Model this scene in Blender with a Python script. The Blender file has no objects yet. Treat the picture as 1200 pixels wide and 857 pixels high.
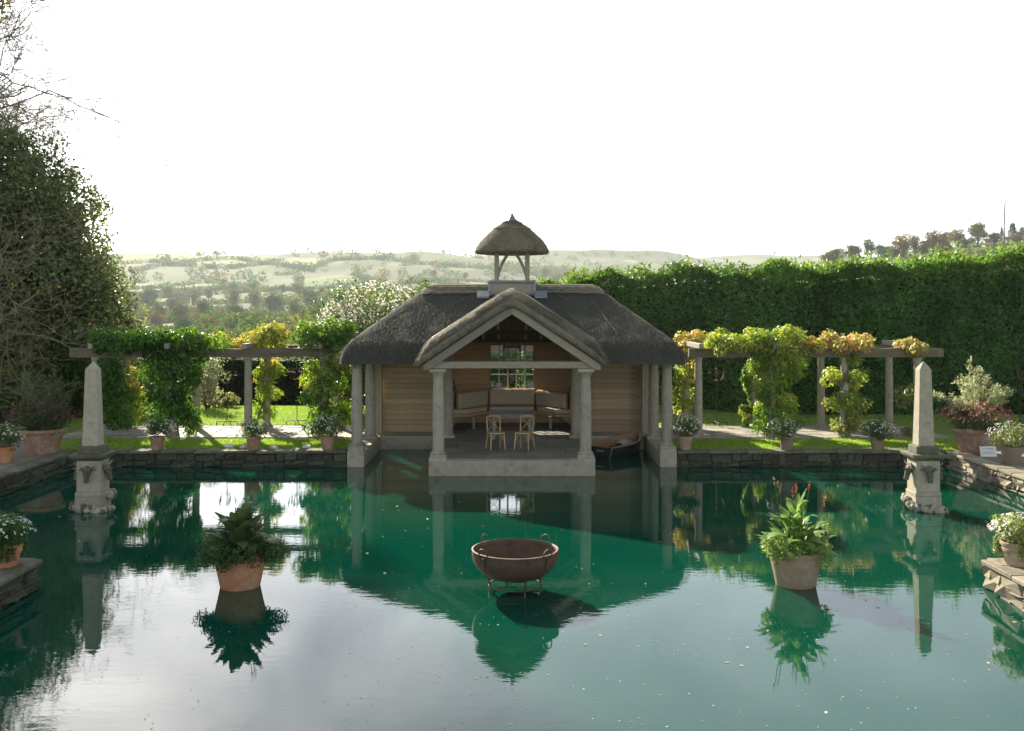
import bpy, bmesh, math, random
import numpy as np
from mathutils import Vector, Matrix, noise as mnoise

random.seed(7)
RNG = np.random.default_rng(11)
R = math.radians
scene = bpy.context.scene
COL = scene.collection

# ------------------------------------------------------------------ camera, sky, sun, exposure
F, YH, CH = 1167.0, 360.0, 4.3            # focal length in photo pixels, horizon row, camera height over the water
cam_data = bpy.data.cameras.new("camera")
cam_data.sensor_width = 36.0
cam_data.lens = 35.0
cam_data.shift_y = -(428.5 - YH) / 1200.0
cam_data.clip_start = 0.1
cam_data.clip_end = 20000
cam = bpy.data.objects.new("camera", cam_data)
COL.objects.link(cam)
cam.location = (0, 0, CH)
cam.rotation_euler = (R(90), 0, 0)
scene.camera = cam

SUN_AZ, SUN_EL = R(-25), R(27)            # 25 degrees to the left of straight ahead, behind the boathouse
to_sun = Vector((math.sin(SUN_AZ) * math.cos(SUN_EL), math.cos(SUN_AZ) * math.cos(SUN_EL), math.sin(SUN_EL)))
world = bpy.data.worlds.new("World")
scene.world = world
world.use_nodes = True
wn, wl = world.node_tree.nodes, world.node_tree.links
wn.clear()
w_out = wn.new("ShaderNodeOutputWorld")
w_bg = wn.new("ShaderNodeBackground")
w_bg.inputs["Strength"].default_value = 0.098
sky = wn.new("ShaderNodeTexSky")
sky.sky_type = 'NISHITA'
sky.sun_disc = False
sky.sun_elevation = SUN_EL
sky.sun_rotation = SUN_AZ
sky.air_density = 0.75
sky.dust_density = 0.55
sky.ozone_density = 1.0
w_tc = wn.new("ShaderNodeTexCoord")
w_map = wn.new("ShaderNodeMapping")
w_map.inputs["Scale"].default_value = (1.6, 1.6, 5.0)
w_noise = wn.new("ShaderNodeTexNoise")
w_noise.inputs["Scale"].default_value = 1.5
w_noise.inputs["Detail"].default_value = 7
w_noise.inputs["Roughness"].default_value = 0.6
w_noise.inputs["Distortion"].default_value = 0.6
w_ramp = wn.new("ShaderNodeValToRGB")     # thin high cloud over the whole dome: lifts and whitens the sky
w_ramp.color_ramp.elements[0].position = 0.35
w_ramp.color_ramp.elements[0].color = (0.66, 0.68, 0.72, 1)
w_ramp.color_ramp.elements[1].position = 0.72
w_ramp.color_ramp.elements[1].color = (1.45, 1.40, 1.34, 1)
w_hsv = wn.new("ShaderNodeHueSaturation")
w_hsv.inputs["Saturation"].default_value = 0.4
w_mix = wn.new("ShaderNodeMix")
w_mix.data_type = 'RGBA'
w_mix.blend_type = 'MULTIPLY'
w_mix.inputs[0].default_value = 1.0
wl.new(w_tc.outputs["Generated"], w_map.inputs["Vector"])
wl.new(w_map.outputs["Vector"], w_noise.inputs["Vector"])
wl.new(w_noise.outputs["Fac"], w_ramp.inputs["Fac"])
wl.new(sky.outputs["Color"], w_hsv.inputs["Color"])
wl.new(w_hsv.outputs["Color"], w_mix.inputs[6])
wl.new(w_ramp.outputs["Color"], w_mix.inputs[7])
wl.new(w_mix.outputs[2], w_bg.inputs["Color"])
wl.new(w_bg.outputs["Background"], w_out.inputs["Surface"])

sun_data = bpy.data.lights.new("sun", 'SUN')
sun_data.energy = 5.0
sun_data.angle = R(0.55)
sun_data.color = (1.0, 0.91, 0.74)
sun = bpy.data.objects.new("sun", sun_data)
COL.objects.link(sun)
sun.location = (-30, 60, 60)
sun.rotation_euler = to_sun.to_track_quat('Z', 'Y').to_euler()

vs = scene.view_settings
vs.view_transform = 'Standard'
vs.look = 'None'
vs.exposure = 1.48
vs.gamma = 1.0
vs.use_curve_mapping = False
scene.render.engine = 'CYCLES'
cy = scene.cycles
cy.use_denoising = True
cy.max_bounces = 8
cy.diffuse_bounces = 3
cy.glossy_bounces = 4
cy.transmission_bounces = 4
cy.transparent_max_bounces = 12
cy.volume_bounces = 1
cy.caustics_reflective = False
cy.caustics_refractive = False
cy.sample_clamp_indirect = 6.0

# ------------------------------------------------------------------ helpers: pixels, objects, meshes
def on(px, py, z):
    """the point at height z seen at photo pixel (px, py)"""
    D = F * (CH - z) / (py - YH)
    return ((px - 600) / F * D, D, z)

def at(px, py, D):
    return ((px - 600) / F * D, D, CH - (py - YH) / F * D)

def tag(o, label, cat, group=None):
    o["label"] = label
    o["category"] = cat
    if group:
        o["group"] = group
    return o

def thing(name, label, cat, loc=(0, 0, 0), rz=0.0, group=None):
    o = bpy.data.objects.new(name, None)
    o.empty_display_size = 0.2
    COL.objects.link(o)
    o.location = loc
    o.rotation_euler = (0, 0, rz)
    return tag(o, label, cat, group)

def ob(name, me, parent=None, mat=None, loc=(0, 0, 0), rot=(0, 0, 0), scale=(1, 1, 1)):
    o = bpy.data.objects.new(name, me)
    COL.objects.link(o)
    if mat is not None:
        if len(me.materials) == 0:
            me.materials.append(mat)
        elif me.materials[0] != mat:
            o.material_slots[0].link = 'OBJECT'
            o.material_slots[0].material = mat
    o.parent = parent
    o.location = loc
    o.rotation_euler = rot
    o.scale = scale
    return o

def copy_tree(o, parent=None):
    c = o.copy()
    COL.objects.link(c)
    c.parent = parent
    for ch in list(o.children):
        copy_tree(ch, c)
    return c

def struct(o):
    o["kind"] = "structure"
    return o

def stuff(o):
    o["kind"] = "stuff"
    return o

def np_mesh(name, V, Fq, smooth=False, colors=None):
    """fast mesh from numpy: V (n,3); Fq (m,k) all faces with k corners"""
    V = np.asarray(V, dtype=np.float32)
    Fq = np.asarray(Fq, dtype=np.int32)
    me = bpy.data.meshes.new(name)
    n, (m, k) = len(V), Fq.shape
    me.vertices.add(n)
    me.vertices.foreach_set("co", V.ravel())
    me.loops.add(m * k)
    me.loops.foreach_set("vertex_index", Fq.ravel())
    me.polygons.add(m)
    me.polygons.foreach_set("loop_start", np.arange(0, m * k, k, dtype=np.int32))
    if smooth:
        me.polygons.foreach_set("use_smooth", np.ones(m, dtype=bool))
    me.update(calc_edges=True)
    if colors is not None:
        ca = me.color_attributes.new("Col", 'FLOAT_COLOR', 'POINT')
        c4 = np.ones((n, 4), dtype=np.float32)
        c4[:, :3] = colors
        ca.data.foreach_set("color", c4.ravel())
    return me

class MB:
    """collects shapes into ONE mesh"""
    def __init__(s, off=(0, 0, 0)):
        s.v, s.f, s.off = [], [], off
    def add(s, vs_, fs):
        b = len(s.v)
        s.v += [tuple(p) for p in vs_]
        s.f += [tuple(i + b for i in f) for f in fs]
        return s
    def box(s, x0, x1, y0, y1, z0, z1):
        return s.add([(x0, y0, z0), (x1, y0, z0), (x1, y1, z0), (x0, y1, z0), (x0, y0, z1), (x1, y0, z1), (x1, y1, z1), (x0, y1, z1)],
                     [(0, 3, 2, 1), (4, 5, 6, 7), (0, 1, 5, 4), (1, 2, 6, 5), (2, 3, 7, 6), (3, 0, 4, 7)])
    def bar(s, a, b, w, h, up=(0, 0, 1)):
        """a box of section w x h along the line a-b"""
        a, b = Vector(a), Vector(b)
        d = (b - a).normalized()
        u = Vector(up)
        side = d.cross(u)
        if side.length < 1e-4:
            side = d.cross(Vector((1, 0, 0)))
        side.normalize()
        u = side.cross(d).normalized()
        vs_ = []
        for p in (a, b):
            for sx, sz in ((-1, -1), (1, -1), (1, 1), (-1, 1)):
                vs_.append(p + side * (sx * w / 2) + u * (sz * h / 2))
        return s.add(vs_, [(0, 1, 2, 3), (7, 6, 5, 4), (0, 4, 5, 1), (1, 5, 6, 2), (2, 6, 7, 3), (3, 7, 4, 0)])
    def tube(s, pts, rad, n=8, closed=False, cap=True):
        pts = [Vector(p) for p in pts]
        m = len(pts)
        rad = rad if hasattr(rad, '__len__') else [rad] * m
        rings = []
        prev = None
        for i, p in enumerate(pts):
            if closed:
                d = pts[(i + 1) % m] - pts[i - 1]
            else:
                d = pts[min(i + 1, m - 1)] - pts[max(i - 1, 0)]
            d.normalize()
            if prev is None:
                ref = Vector((0, 0, 1)) if abs(d.z) < 0.9 else Vector((1, 0, 0))
                u = d.cross(ref).normalized()
            else:
                u = (prev - d * prev.dot(d)).normalized()
            prev = u
            w = d.cross(u)
            rings.append([p + (u * math.cos(2 * math.pi * k / n) + w * math.sin(2 * math.pi * k / n)) * rad[i] for k in range(n)])
        vs_ = [q for r in rings for q in r]
        fs = []
        rng = range(m) if closed else range(m - 1)
        for i in rng:
            j = (i + 1) % m
            for k in range(n):
                k2 = (k + 1) % n
                fs.append((i * n + k, i * n + k2, j * n + k2, j * n + k))
        if cap and not closed:
            fs.append(tuple(range(n - 1, -1, -1)))
            fs.append(tuple((m - 1) * n + k for k in range(n)))
        return s.add(vs_, fs)
    def lathe(s, prof, n=24, c=(0, 0, 0), cap=True, jit=0.0):
        vs_, fs = [], []
        for r, z in prof:
            for k in range(n):
                a = 2 * math.pi * k / n
                rr = r * (1 + jit * random.uniform(-1, 1))
                vs_.append((c[0] + rr * math.cos(a), c[1] + rr * math.sin(a), c[2] + z))
        for i in range(len(prof) - 1):
            for k in range(n):
                k2 = (k + 1) % n
                fs.append((i * n + k, i * n + k2, (i + 1) * n + k2, (i + 1) * n + k))
        if cap:
            fs.append(tuple(range(n - 1, -1, -1)))
            fs.append(tuple((len(prof) - 1) * n + k for k in range(n)))
        return s.add(vs_, fs)
    def extrude(s, poly, axis, a, b):
        """2D polygon extruded along axis 'x','y' or 'z' between a and b"""
        def p3(p, t):
            return {'x': (t, p[0], p[1]), 'y': (p[0], t, p[1]), 'z': (p[0], p[1], t)}[axis]
        n = len(poly)
        vs_ = [p3(p, a) for p in poly] + [p3(p, b) for p in poly]
        fs = [tuple(range(n)), tuple(range(2 * n - 1, n - 1, -1))]
        for i in range(n):
            j = (i + 1) % n
            fs.append((i, i + n, j + n, j))
        return s.add(vs_, fs)
    def grid(s, fn, nu, nv):
        vs_ = [fn(i / nu, j / nv) for j in range(nv + 1) for i in range(nu + 1)]
        fs = [(j * (nu + 1) + i, j * (nu + 1) + i + 1, (j + 1) * (nu + 1) + i + 1, (j + 1) * (nu + 1) + i) for j in range(nv) for i in range(nu)]
        return s.add(vs_, fs)
    def mesh(s, name, smooth=False, fix=True):
        me = bpy.data.meshes.new(name)
        o = s.off
        me.from_pydata([(p[0] - o[0], p[1] - o[1], p[2] - o[2]) for p in s.v], [], s.f)
        if fix:
            bm = bmesh.new()
            bm.from_mesh(me)
            bmesh.ops.recalc_face_normals(bm, faces=bm.faces)
            bm.to_mesh(me)
            bm.free()
        if smooth:
            me.polygons.foreach_set("use_smooth", np.ones(len(me.polygons), dtype=bool))
            if smooth != 'all':
                try:
                    me.set_sharp_from_angle(angle=R(40))
                except Exception:
                    pass
        me.update()
        return me
    def build(s, name, mat, parent=None, smooth=False, bevel=0.0, fix=True):
        o = ob(name, s.mesh(name, smooth, fix), parent, mat)
        if bevel:
            md = o.modifiers.new("bevel", 'BEVEL')
            md.width = bevel
            md.segments = 2
            md.limit_method = 'ANGLE'
        return o

_piece = {}
def chamfer_mesh(dx, dy, dz, c=0.01, rough=0.0, seed=0):
    """box with chamfered edges, centred at 0; 44 triangles; cached"""
    key = (round(dx, 3), round(dy, 3), round(dz, 3), c, rough, seed)
    if key in _piece:
        return _piece[key]
    hx, hy, hz = dx / 2, dy / 2, dz / 2
    rr = random.Random(seed * 7919 + int(dx * 1000) * 31 + int(dz * 1000))
    vs_, idx = [], {}
    for sx in (-1, 1):
        for sy in (-1, 1):
            for sz in (-1, 1):
                j = [rr.uniform(-rough, rough) for _ in range(3)]
                for k in range(3):
                    p = [sx * (hx - (0 if k == 0 else c)) + j[0], sy * (hy - (0 if k == 1 else c)) + j[1], sz * (hz - (0 if k == 2 else c)) + j[2]]
                    idx[(sx, sy, sz, k)] = len(vs_)
                    vs_.append(p)
    fs = []
    for sgn in (-1, 1):
        fs.append([idx[(sgn, a, b, 0)] for a, b in ((-1, -1), (1, -1), (1, 1), (-1, 1))])
        fs.append([idx[(a, sgn, b, 1)] for a, b in ((-1, -1), (1, -1), (1, 1), (-1, 1))])
        fs.append([idx[(a, b, sgn, 2)] for a, b in ((-1, -1), (1, -1), (1, 1), (-1, 1))])
    for a in (-1, 1):
        for b in (-1, 1):
            fs.append([idx[(-1, a, b, 1)], idx[(1, a, b, 1)], idx[(1, a, b, 2)], idx[(-1, a, b, 2)]])
            fs.append([idx[(a, -1, b, 0)], idx[(a, 1, b, 0)], idx[(a, 1, b, 2)], idx[(a, -1, b, 2)]])
            fs.append([idx[(a, b, -1, 0)], idx[(a, b, 1, 0)], idx[(a, b, 1, 1)], idx[(a, b, -1, 1)]])
            for c_ in (-1, 1):
                fs.append([idx[(a, b, c_, 0)], idx[(a, b, c_, 1)], idx[(a, b, c_, 2)]])
    m = MB()
    m.add(vs_, fs)
    me = m.mesh("piece")
    _piece[key] = me
    return me

def sinnoise(P, freq, seed=0, octaves=3):
    """cheap smooth pseudo-noise, about -1..1"""
    r = np.random.default_rng(seed)
    P = np.asarray(P, dtype=float)
    out = np.zeros(len(P))
    amp, tot = 1.0, 0.0
    for o in range(octaves):
        for k in range(4):
            d = r.normal(size=P.shape[1])
            d /= np.linalg.norm(d)
            out += amp * np.sin(P @ d * freq * (2 ** o) * r.uniform(0.7, 1.3) * 2 * math.pi + r.uniform(0, 6.28)) / 2.2
        tot += amp
        amp *= 0.5
    return out / tot

# ------------------------------------------------------------------ leaves
def unit(a):
    return a / np.maximum(np.linalg.norm(a, axis=1, keepdims=True), 1e-6)

def leaf_arrays(P, N, L, W, col, droop=0.0, out=0.5, jit=0.35, var=0.25, rng=RNG):
    """one folded leaf per point; P (n,3), N outward normals; returns V, F, C"""
    n = len(P)
    N = unit(np.asarray(N, float) + 0.35 * rng.normal(size=(n, 3)))
    T = unit(np.cross(N, rng.normal(size=(n, 3))))
    A = unit(T + out * N + np.array([0, 0, -droop]))
    S = unit(np.cross(A, N))
    U = np.cross(S, A)
    sc = rng.uniform(1 - jit, 1 + jit, size=(n, 1))
    l, w = L * sc, W * sc
    V = np.stack([P, P + A * l * 0.45 + S * w * 0.5 + U * w * 0.18, P + A * l - U * l * 0.12, P + A * l * 0.45 - S * w * 0.5 + U * w * 0.18], axis=1).reshape(-1, 3)
    Fq = np.arange(n * 4).reshape(n, 4)
    col = np.asarray(col, float)
    if col.ndim == 1:
        col = np.repeat(col[None], n, 0)
    C = col * rng.uniform(1 - var, 1 + var, size=(n, 1)) * (1 + 0.08 * rng.normal(size=(n, 3)))
    C = np.repeat(np.clip(C, 0.002, 0.9), 4, axis=0)
    return V, Fq, C

def merge(parts):
    Vs, Fs, Cs, b = [], [], [], 0
    for V, Fq, C in parts:
        Vs.append(V)
        Fs.append(Fq + b)
        Cs.append(C)
        b += len(V)
    return np.concatenate(Vs), np.concatenate(Fs), np.concatenate(Cs)

def leaf_obj(name, parts, mat, parent=None, loc=(0, 0, 0)):
    V, Fq, C = merge(parts)
    V = V - np.array(loc)
    me = np_mesh(name, V, Fq, False, C)
    return ob(name, me, parent, mat)

def stuff_leaf(*a, **k):
    """petals too small to pick apart singly"""
    o = leaf_obj(*a, **k)
    o["kind"] = "stuff"
    return o

def ball_dirs(n, rng=RNG):
    return unit(rng.normal(size=(n, 3)))

def clump_leaves(cen, rad, n, L, W, col, droop=0.0, shell=0.55, up=0.25, **k):
    d = ball_dirs(n)
    r = np.maximum(RNG.uniform(shell, 1.0, size=(n, 1)), RNG.uniform(shell, 1.0, size=(n, 1)))
    P = np.array(cen) + d * r * np.array(rad)
    return leaf_arrays(P, d + np.array([0, 0, up]), L, W, col, droop, **k)

def crown(center, radii, n_clump, clump_r, n_leaf, L, W, cols, droop=0.0, bias=0.35, flat=0.8, zmin=None, keep=None, **k):
    """clumps of leaves spread through an ellipsoid: uneven outline, gaps between clumps"""
    parts = []
    c0, rr = np.array(center), np.array(radii)
    d = ball_dirs(n_clump)
    rad = RNG.uniform(0, 1, size=(n_clump, 1)) ** bias
    C = c0 + d * rad * rr
    for i in range(n_clump):
        c = C[i]
        if zmin is not None and c[2] < zmin:
            continue
        if keep is not None and not keep(c):
            continue
        cr = clump_r * RNG.uniform(0.6, 1.35)
        col = np.array(cols[RNG.integers(len(cols))]) * RNG.uniform(0.8, 1.2)
        parts.append(clump_leaves(c, (cr, cr, cr * flat), n_leaf, L, W, col, droop, **k))
    return parts

# ------------------------------------------------------------------ materials
MATS = {}
def nodes_of(name):
    m = bpy.data.materials.new(name)
    m.use_nodes = True
    nt = m.node_tree
    nt.nodes.clear()
    out = nt.nodes.new("ShaderNodeOutputMaterial")
    MATS[name] = m
    return m, nt, out

def lk(nt, a, b):
    nt.links.new(a, b)

def noise_fac(nt, scale, detail=5, rough=0.6, stretch=None, dist=0.0, coord="Object"):
    tc = nt.nodes.new("ShaderNodeTexCoord")
    mp = nt.nodes.new("ShaderNodeMapping")
    if stretch:
        mp.inputs["Scale"].default_value = stretch
    nz = nt.nodes.new("ShaderNodeTexNoise")
    nz.inputs["Scale"].default_value = scale
    nz.inputs["Detail"].default_value = detail
    nz.inputs["Roughness"].default_value = rough
    nz.inputs["Distortion"].default_value = dist
    lk(nt, tc.outputs[coord], mp.inputs["Vector"])
    lk(nt, mp.outputs["Vector"], nz.inputs["Vector"])
    return nz.outputs["Fac"]

def ramp(nt, fac, stops):
    r = nt.nodes.new("ShaderNodeValToRGB")
    el = r.color_ramp.elements
    while len(el) < len(stops):
        el.new(0.5)
    for e, (p, c) in zip(el, stops):
        e.position = p
        e.color = (*c, 1) if len(c) == 3 else c
    lk(nt, fac, r.inputs["Fac"])
    return r.outputs["Color"]

def mixc(nt, fac, a, b, blend='MIX'):
    m = nt.nodes.new("ShaderNodeMix")
    m.data_type = 'RGBA'
    m.blend_type = blend
    for sock, v in ((m.inputs[0], fac), (m.inputs[6], a), (m.inputs[7], b)):
        if hasattr(v, 'is_linked') or hasattr(v, 'links'):
            lk(nt, v, sock)
        else:
            sock.default_value = v if not isinstance(v, tuple) else ((*v, 1) if len(v) == 3 else v)
    return m.outputs[2]

def surf(name, base, var, scale=6, rough=0.8, bump=0.3, bump_scale=40, stretch=None, spots=None, spot_scale=3, spot_pos=0.55, metallic=0.0, bump_dist=0.01, coord="Object", obj_var=0.12, spec=0.4, spot_dist=0.15):
    """noise-varied dielectric: colours between base and var, optional patches of a third colour, fine relief"""
    m, nt, out = nodes_of(name)
    b = nt.nodes.new("ShaderNodeBsdfPrincipled")
    b.inputs["Roughness"].default_value = rough
    b.inputs["Metallic"].default_value = metallic
    b.inputs["Specular IOR Level"].default_value = spec
    c = ramp(nt, noise_fac(nt, scale, 6, 0.65, stretch, 0.1, coord), [(0.3, base), (0.7, var)])
    if spots:
        f = ramp(nt, noise_fac(nt, spot_scale, 8, 0.75, None, spot_dist, coord), [(spot_pos - 0.06, (0, 0, 0)), (spot_pos + 0.08, (1, 1, 1))])
        c = mixc(nt, f, c, spots)
    if obj_var:
        oi = nt.nodes.new("ShaderNodeObjectInfo")
        mr = nt.nodes.new("ShaderNodeMapRange")
        mr.inputs["To Min"].default_value = 1 - obj_var
        mr.inputs["To Max"].default_value = 1 + obj_var
        lk(nt, oi.outputs["Random"], mr.inputs["Value"])
        hs = nt.nodes.new("ShaderNodeHueSaturation")
        lk(nt, mr.outputs["Result"], hs.inputs["Value"])
        lk(nt, c, hs.inputs["Color"])
        c = hs.outputs["Color"]
    lk(nt, c, b.inputs["Base Color"])
    if bump:
        bp = nt.nodes.new("ShaderNodeBump")
        bp.inputs["Strength"].default_value = bump
        bp.inputs["Distance"].default_value = bump_dist
        lk(nt, noise_fac(nt, bump_scale, 8, 0.7, stretch, 0.0, coord), bp.inputs["Height"])
        lk(nt, bp.outputs["Normal"], b.inputs["Normal"])
    lk(nt, b.outputs["BSDF"], out.inputs["Surface"])
    return m

def leaf_mat(name, trans=0.42, rough=0.45, spec=0.4):
    """colour comes from the leaf's own attribute; part of the light passes through the leaf"""
    m, nt, out = nodes_of(name)
    at_ = nt.nodes.new("ShaderNodeAttribute")
    at_.attribute_name = "Col"
    b = nt.nodes.new("ShaderNodeBsdfPrincipled")
    b.inputs["Roughness"].default_value = rough
    b.inputs["Specular IOR Level"].default_value = spec
    t = nt.nodes.new("ShaderNodeBsdfTranslucent")
    hs = nt.nodes.new("ShaderNodeHueSaturation")
    hs.inputs["Saturation"].default_value = 1.15
    hs.inputs["Value"].default_value = 1.6
    mx = nt.nodes.new("ShaderNodeMixShader")
    mx.inputs["Fac"].default_value = trans
    lk(nt, at_.outputs["Color"], b.inputs["Base Color"])
    lk(nt, at_.outputs["Color"], hs.inputs["Color"])
    lk(nt, hs.outputs["Color"], t.inputs["Color"])
    lk(nt, b.outputs["BSDF"], mx.inputs[1])
    lk(nt, t.outputs["BSDF"], mx.inputs[2])
    lk(nt, mx.outputs["Shader"], out.inputs["Surface"])
    return m

M_leaf = leaf_mat("leaf")
M_gloss = leaf_mat("glossy_leaf", 0.42, 0.42, 0.22)
M_far = leaf_mat("far_leaf", 0.25, 1.0, 0.0)
M_petal = leaf_mat("petal", 0.4, 0.6, 0.2)
M_stone = surf("pale_stone", (0.42, 0.38, 0.285), (0.30, 0.275, 0.20), 7, 0.85, 0.5, 60, spots=(0.20, 0.205, 0.13), spot_scale=2.6, spot_pos=0.6, spot_dist=0.0)
M_column = surf("column_stone", (0.37, 0.335, 0.255), (0.26, 0.235, 0.175), 4, 0.85, 0.45, 70, spots=(0.13, 0.13, 0.10), spot_scale=5, spot_pos=0.6, stretch=(1.6, 1.6, 0.7))
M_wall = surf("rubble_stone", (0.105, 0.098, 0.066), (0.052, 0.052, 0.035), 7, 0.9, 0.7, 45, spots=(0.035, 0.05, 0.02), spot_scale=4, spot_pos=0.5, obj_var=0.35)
M_joint = surf("wall_core", (0.05, 0.047, 0.038), (0.035, 0.034, 0.028), 9, 0.95, 0.5, 60)
M_coping = surf("coping_stone", (0.165, 0.152, 0.11), (0.09, 0.088, 0.06), 4, 0.88, 0.5, 50, spots=(0.07, 0.08, 0.045), spot_scale=3, spot_pos=0.55, obj_var=0.2)
M_slate = surf("slate_flag", (0.235, 0.22, 0.165), (0.17, 0.16, 0.125), 4, 0.6, 0.25, 50, spots=(0.17, 0.165, 0.14), spot_scale=2.5, spot_pos=0.6, obj_var=0.22)
M_paving = surf("garden_flag", (0.34, 0.31, 0.25), (0.22, 0.20, 0.16), 3, 0.8, 0.35, 50, spots=(0.13, 0.125, 0.09), spot_scale=2.2, spot_pos=0.56, obj_var=0.22)
M_oak = surf("silvered_oak", (0.30, 0.255, 0.185), (0.19, 0.165, 0.125), 5, 0.75, 0.4, 30, stretch=(1, 6, 6), obj_var=0.18)
M_oakv = surf("silvered_oak_upright", (0.34, 0.29, 0.215), (0.22, 0.19, 0.145), 5, 0.75, 0.4, 30, stretch=(7, 7, 0.8), obj_var=0.12)
M_board = surf("clad_board", (0.42, 0.31, 0.175), (0.28, 0.205, 0.115), 5, 0.7, 0.35, 26, stretch=(0.7, 7, 7), spots=(0.14, 0.115, 0.08), spot_scale=2.2, spot_pos=0.62, obj_var=0.2)
M_warm = surf("warm_board", (0.55, 0.32, 0.135), (0.40, 0.225, 0.09), 5, 0.6, 0.3, 26, stretch=(0.7, 7, 7), obj_var=0.15)
M_beam = surf("old_beam", (0.20, 0.165, 0.11), (0.115, 0.098, 0.07), 5, 0.85, 0.5, 30, stretch=(0.7, 6, 6), spots=(0.09, 0.10, 0.05), spot_scale=3, spot_pos=0.56)
M_dark = surf("dark_beam", (0.10, 0.08, 0.055), (0.06, 0.05, 0.038), 5, 0.8, 0.3, 30, stretch=(1, 6, 6))
M_lead = surf("lead", (0.22, 0.25, 0.28), (0.14, 0.16, 0.185), 6, 0.5, 0.2, 20, metallic=0.25)
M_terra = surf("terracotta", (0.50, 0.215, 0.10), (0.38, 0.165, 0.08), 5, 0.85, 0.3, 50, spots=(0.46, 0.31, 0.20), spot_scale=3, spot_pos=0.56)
M_sunlit_ledge = surf("sunlit_ledge_stone", (0.34, 0.295, 0.215), (0.20, 0.175, 0.125), 7, 0.9, 0.7, 45, spots=(0.10, 0.105, 0.06), spot_scale=4, spot_pos=0.6, obj_var=0.25)  # paler wall stone for the right-hand walls, sunlight put into the colour
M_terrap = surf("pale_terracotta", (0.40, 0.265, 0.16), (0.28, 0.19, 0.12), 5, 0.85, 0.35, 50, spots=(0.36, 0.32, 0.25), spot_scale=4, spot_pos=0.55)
M_terraw = surf("weathered_terracotta", (0.36, 0.185, 0.105), (0.27, 0.15, 0.095), 5, 0.88, 0.35, 50, spots=(0.36, 0.31, 0.26), spot_scale=3.5, spot_pos=0.54)
M_basket = surf("woven_pot", (0.30, 0.23, 0.16), (0.17, 0.13, 0.09), 20, 0.9, 0.6, 60)
M_soil = surf("soil", (0.05, 0.038, 0.026), (0.03, 0.023, 0.016), 20, 0.95, 0.6, 60)
M_rust = surf("rusted_iron", (0.17, 0.105, 0.065), (0.095, 0.062, 0.045), 7, 0.7, 0.35, 40, metallic=0.35, spots=(0.055, 0.042, 0.036), spot_scale=5, spot_pos=0.6)
M_iron = surf("dark_iron", (0.05, 0.044, 0.04), (0.03, 0.028, 0.026), 10, 0.55, 0.2, 50, metallic=0.5)
M_fabric = surf("linen", (0.46, 0.385, 0.265), (0.40, 0.335, 0.23), 12, 0.95, 0.25, 220, bump_dist=0.003)
M_cane = surf("pale_beech", (0.50, 0.34, 0.165), (0.40, 0.27, 0.13), 8, 0.5, 0.15, 40, stretch=(4, 4, 1))
M_grey = surf("grey_paint", (0.22, 0.225, 0.205), (0.15, 0.155, 0.14), 8, 0.6, 0.15, 40)
M_white = surf("white_paint", (0.72, 0.72, 0.68), (0.6, 0.6, 0.56), 8, 0.5, 0.1, 30)
M_hull = surf("hull_paint", (0.018, 0.028, 0.026), (0.012, 0.018, 0.017), 8, 0.35, 0.1, 30)
M_ply = surf("boat_timber", (0.33, 0.17, 0.075), (0.22, 0.12, 0.055), 8, 0.45, 0.2, 30, stretch=(1, 6, 6))
M_canvas = surf("canvas", (0.34, 0.35, 0.32), (0.26, 0.27, 0.25), 6, 0.9, 0.3, 60)
M_bark = surf("bark", (0.15, 0.115, 0.08), (0.08, 0.065, 0.05), 9, 0.9, 0.6, 30, stretch=(3, 3, 0.6))
M_twig = surf("pale_twig", (0.30, 0.26, 0.19), (0.18, 0.15, 0.105), 9, 0.9, 0.3, 30)
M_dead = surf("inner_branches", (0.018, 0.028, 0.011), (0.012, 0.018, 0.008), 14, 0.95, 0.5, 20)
M_lawn = surf("lawn_turf", (0.145, 0.205, 0.034), (0.105, 0.165, 0.028), 1.4, 0.95, 0.6, 90, spots=(0.14, 0.165, 0.04), spot_scale=0.8, spot_pos=0.58, coord="Object", bump_dist=0.02, obj_var=0)
M_gravel = surf("gravel", (0.27, 0.24, 0.185), (0.16, 0.14, 0.11), 60, 0.95, 0.8, 120, spots=(0.12, 0.115, 0.075), spot_scale=1.5, spot_pos=0.6, obj_var=0)
M_whitestone = surf("white_stone", (0.66, 0.64, 0.58), (0.5, 0.48, 0.43), 8, 0.8, 0.5, 30)
M_ink = surf("dark_ink", (0.10, 0.10, 0.10), (0.08, 0.08, 0.08), 8, 0.7, 0)
M_render = surf("house_render", (0.62, 0.60, 0.54), (0.52, 0.5, 0.45), 2, 0.9, 0, obj_var=0.2)
M_tile = surf("house_roof", (0.17, 0.10, 0.075), (0.12, 0.085, 0.07), 2, 0.9, 0, obj_var=0.3)
M_winglass = surf("dark_pane", (0.03, 0.035, 0.04), (0.02, 0.025, 0.03), 2, 0.15, 0)

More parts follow.
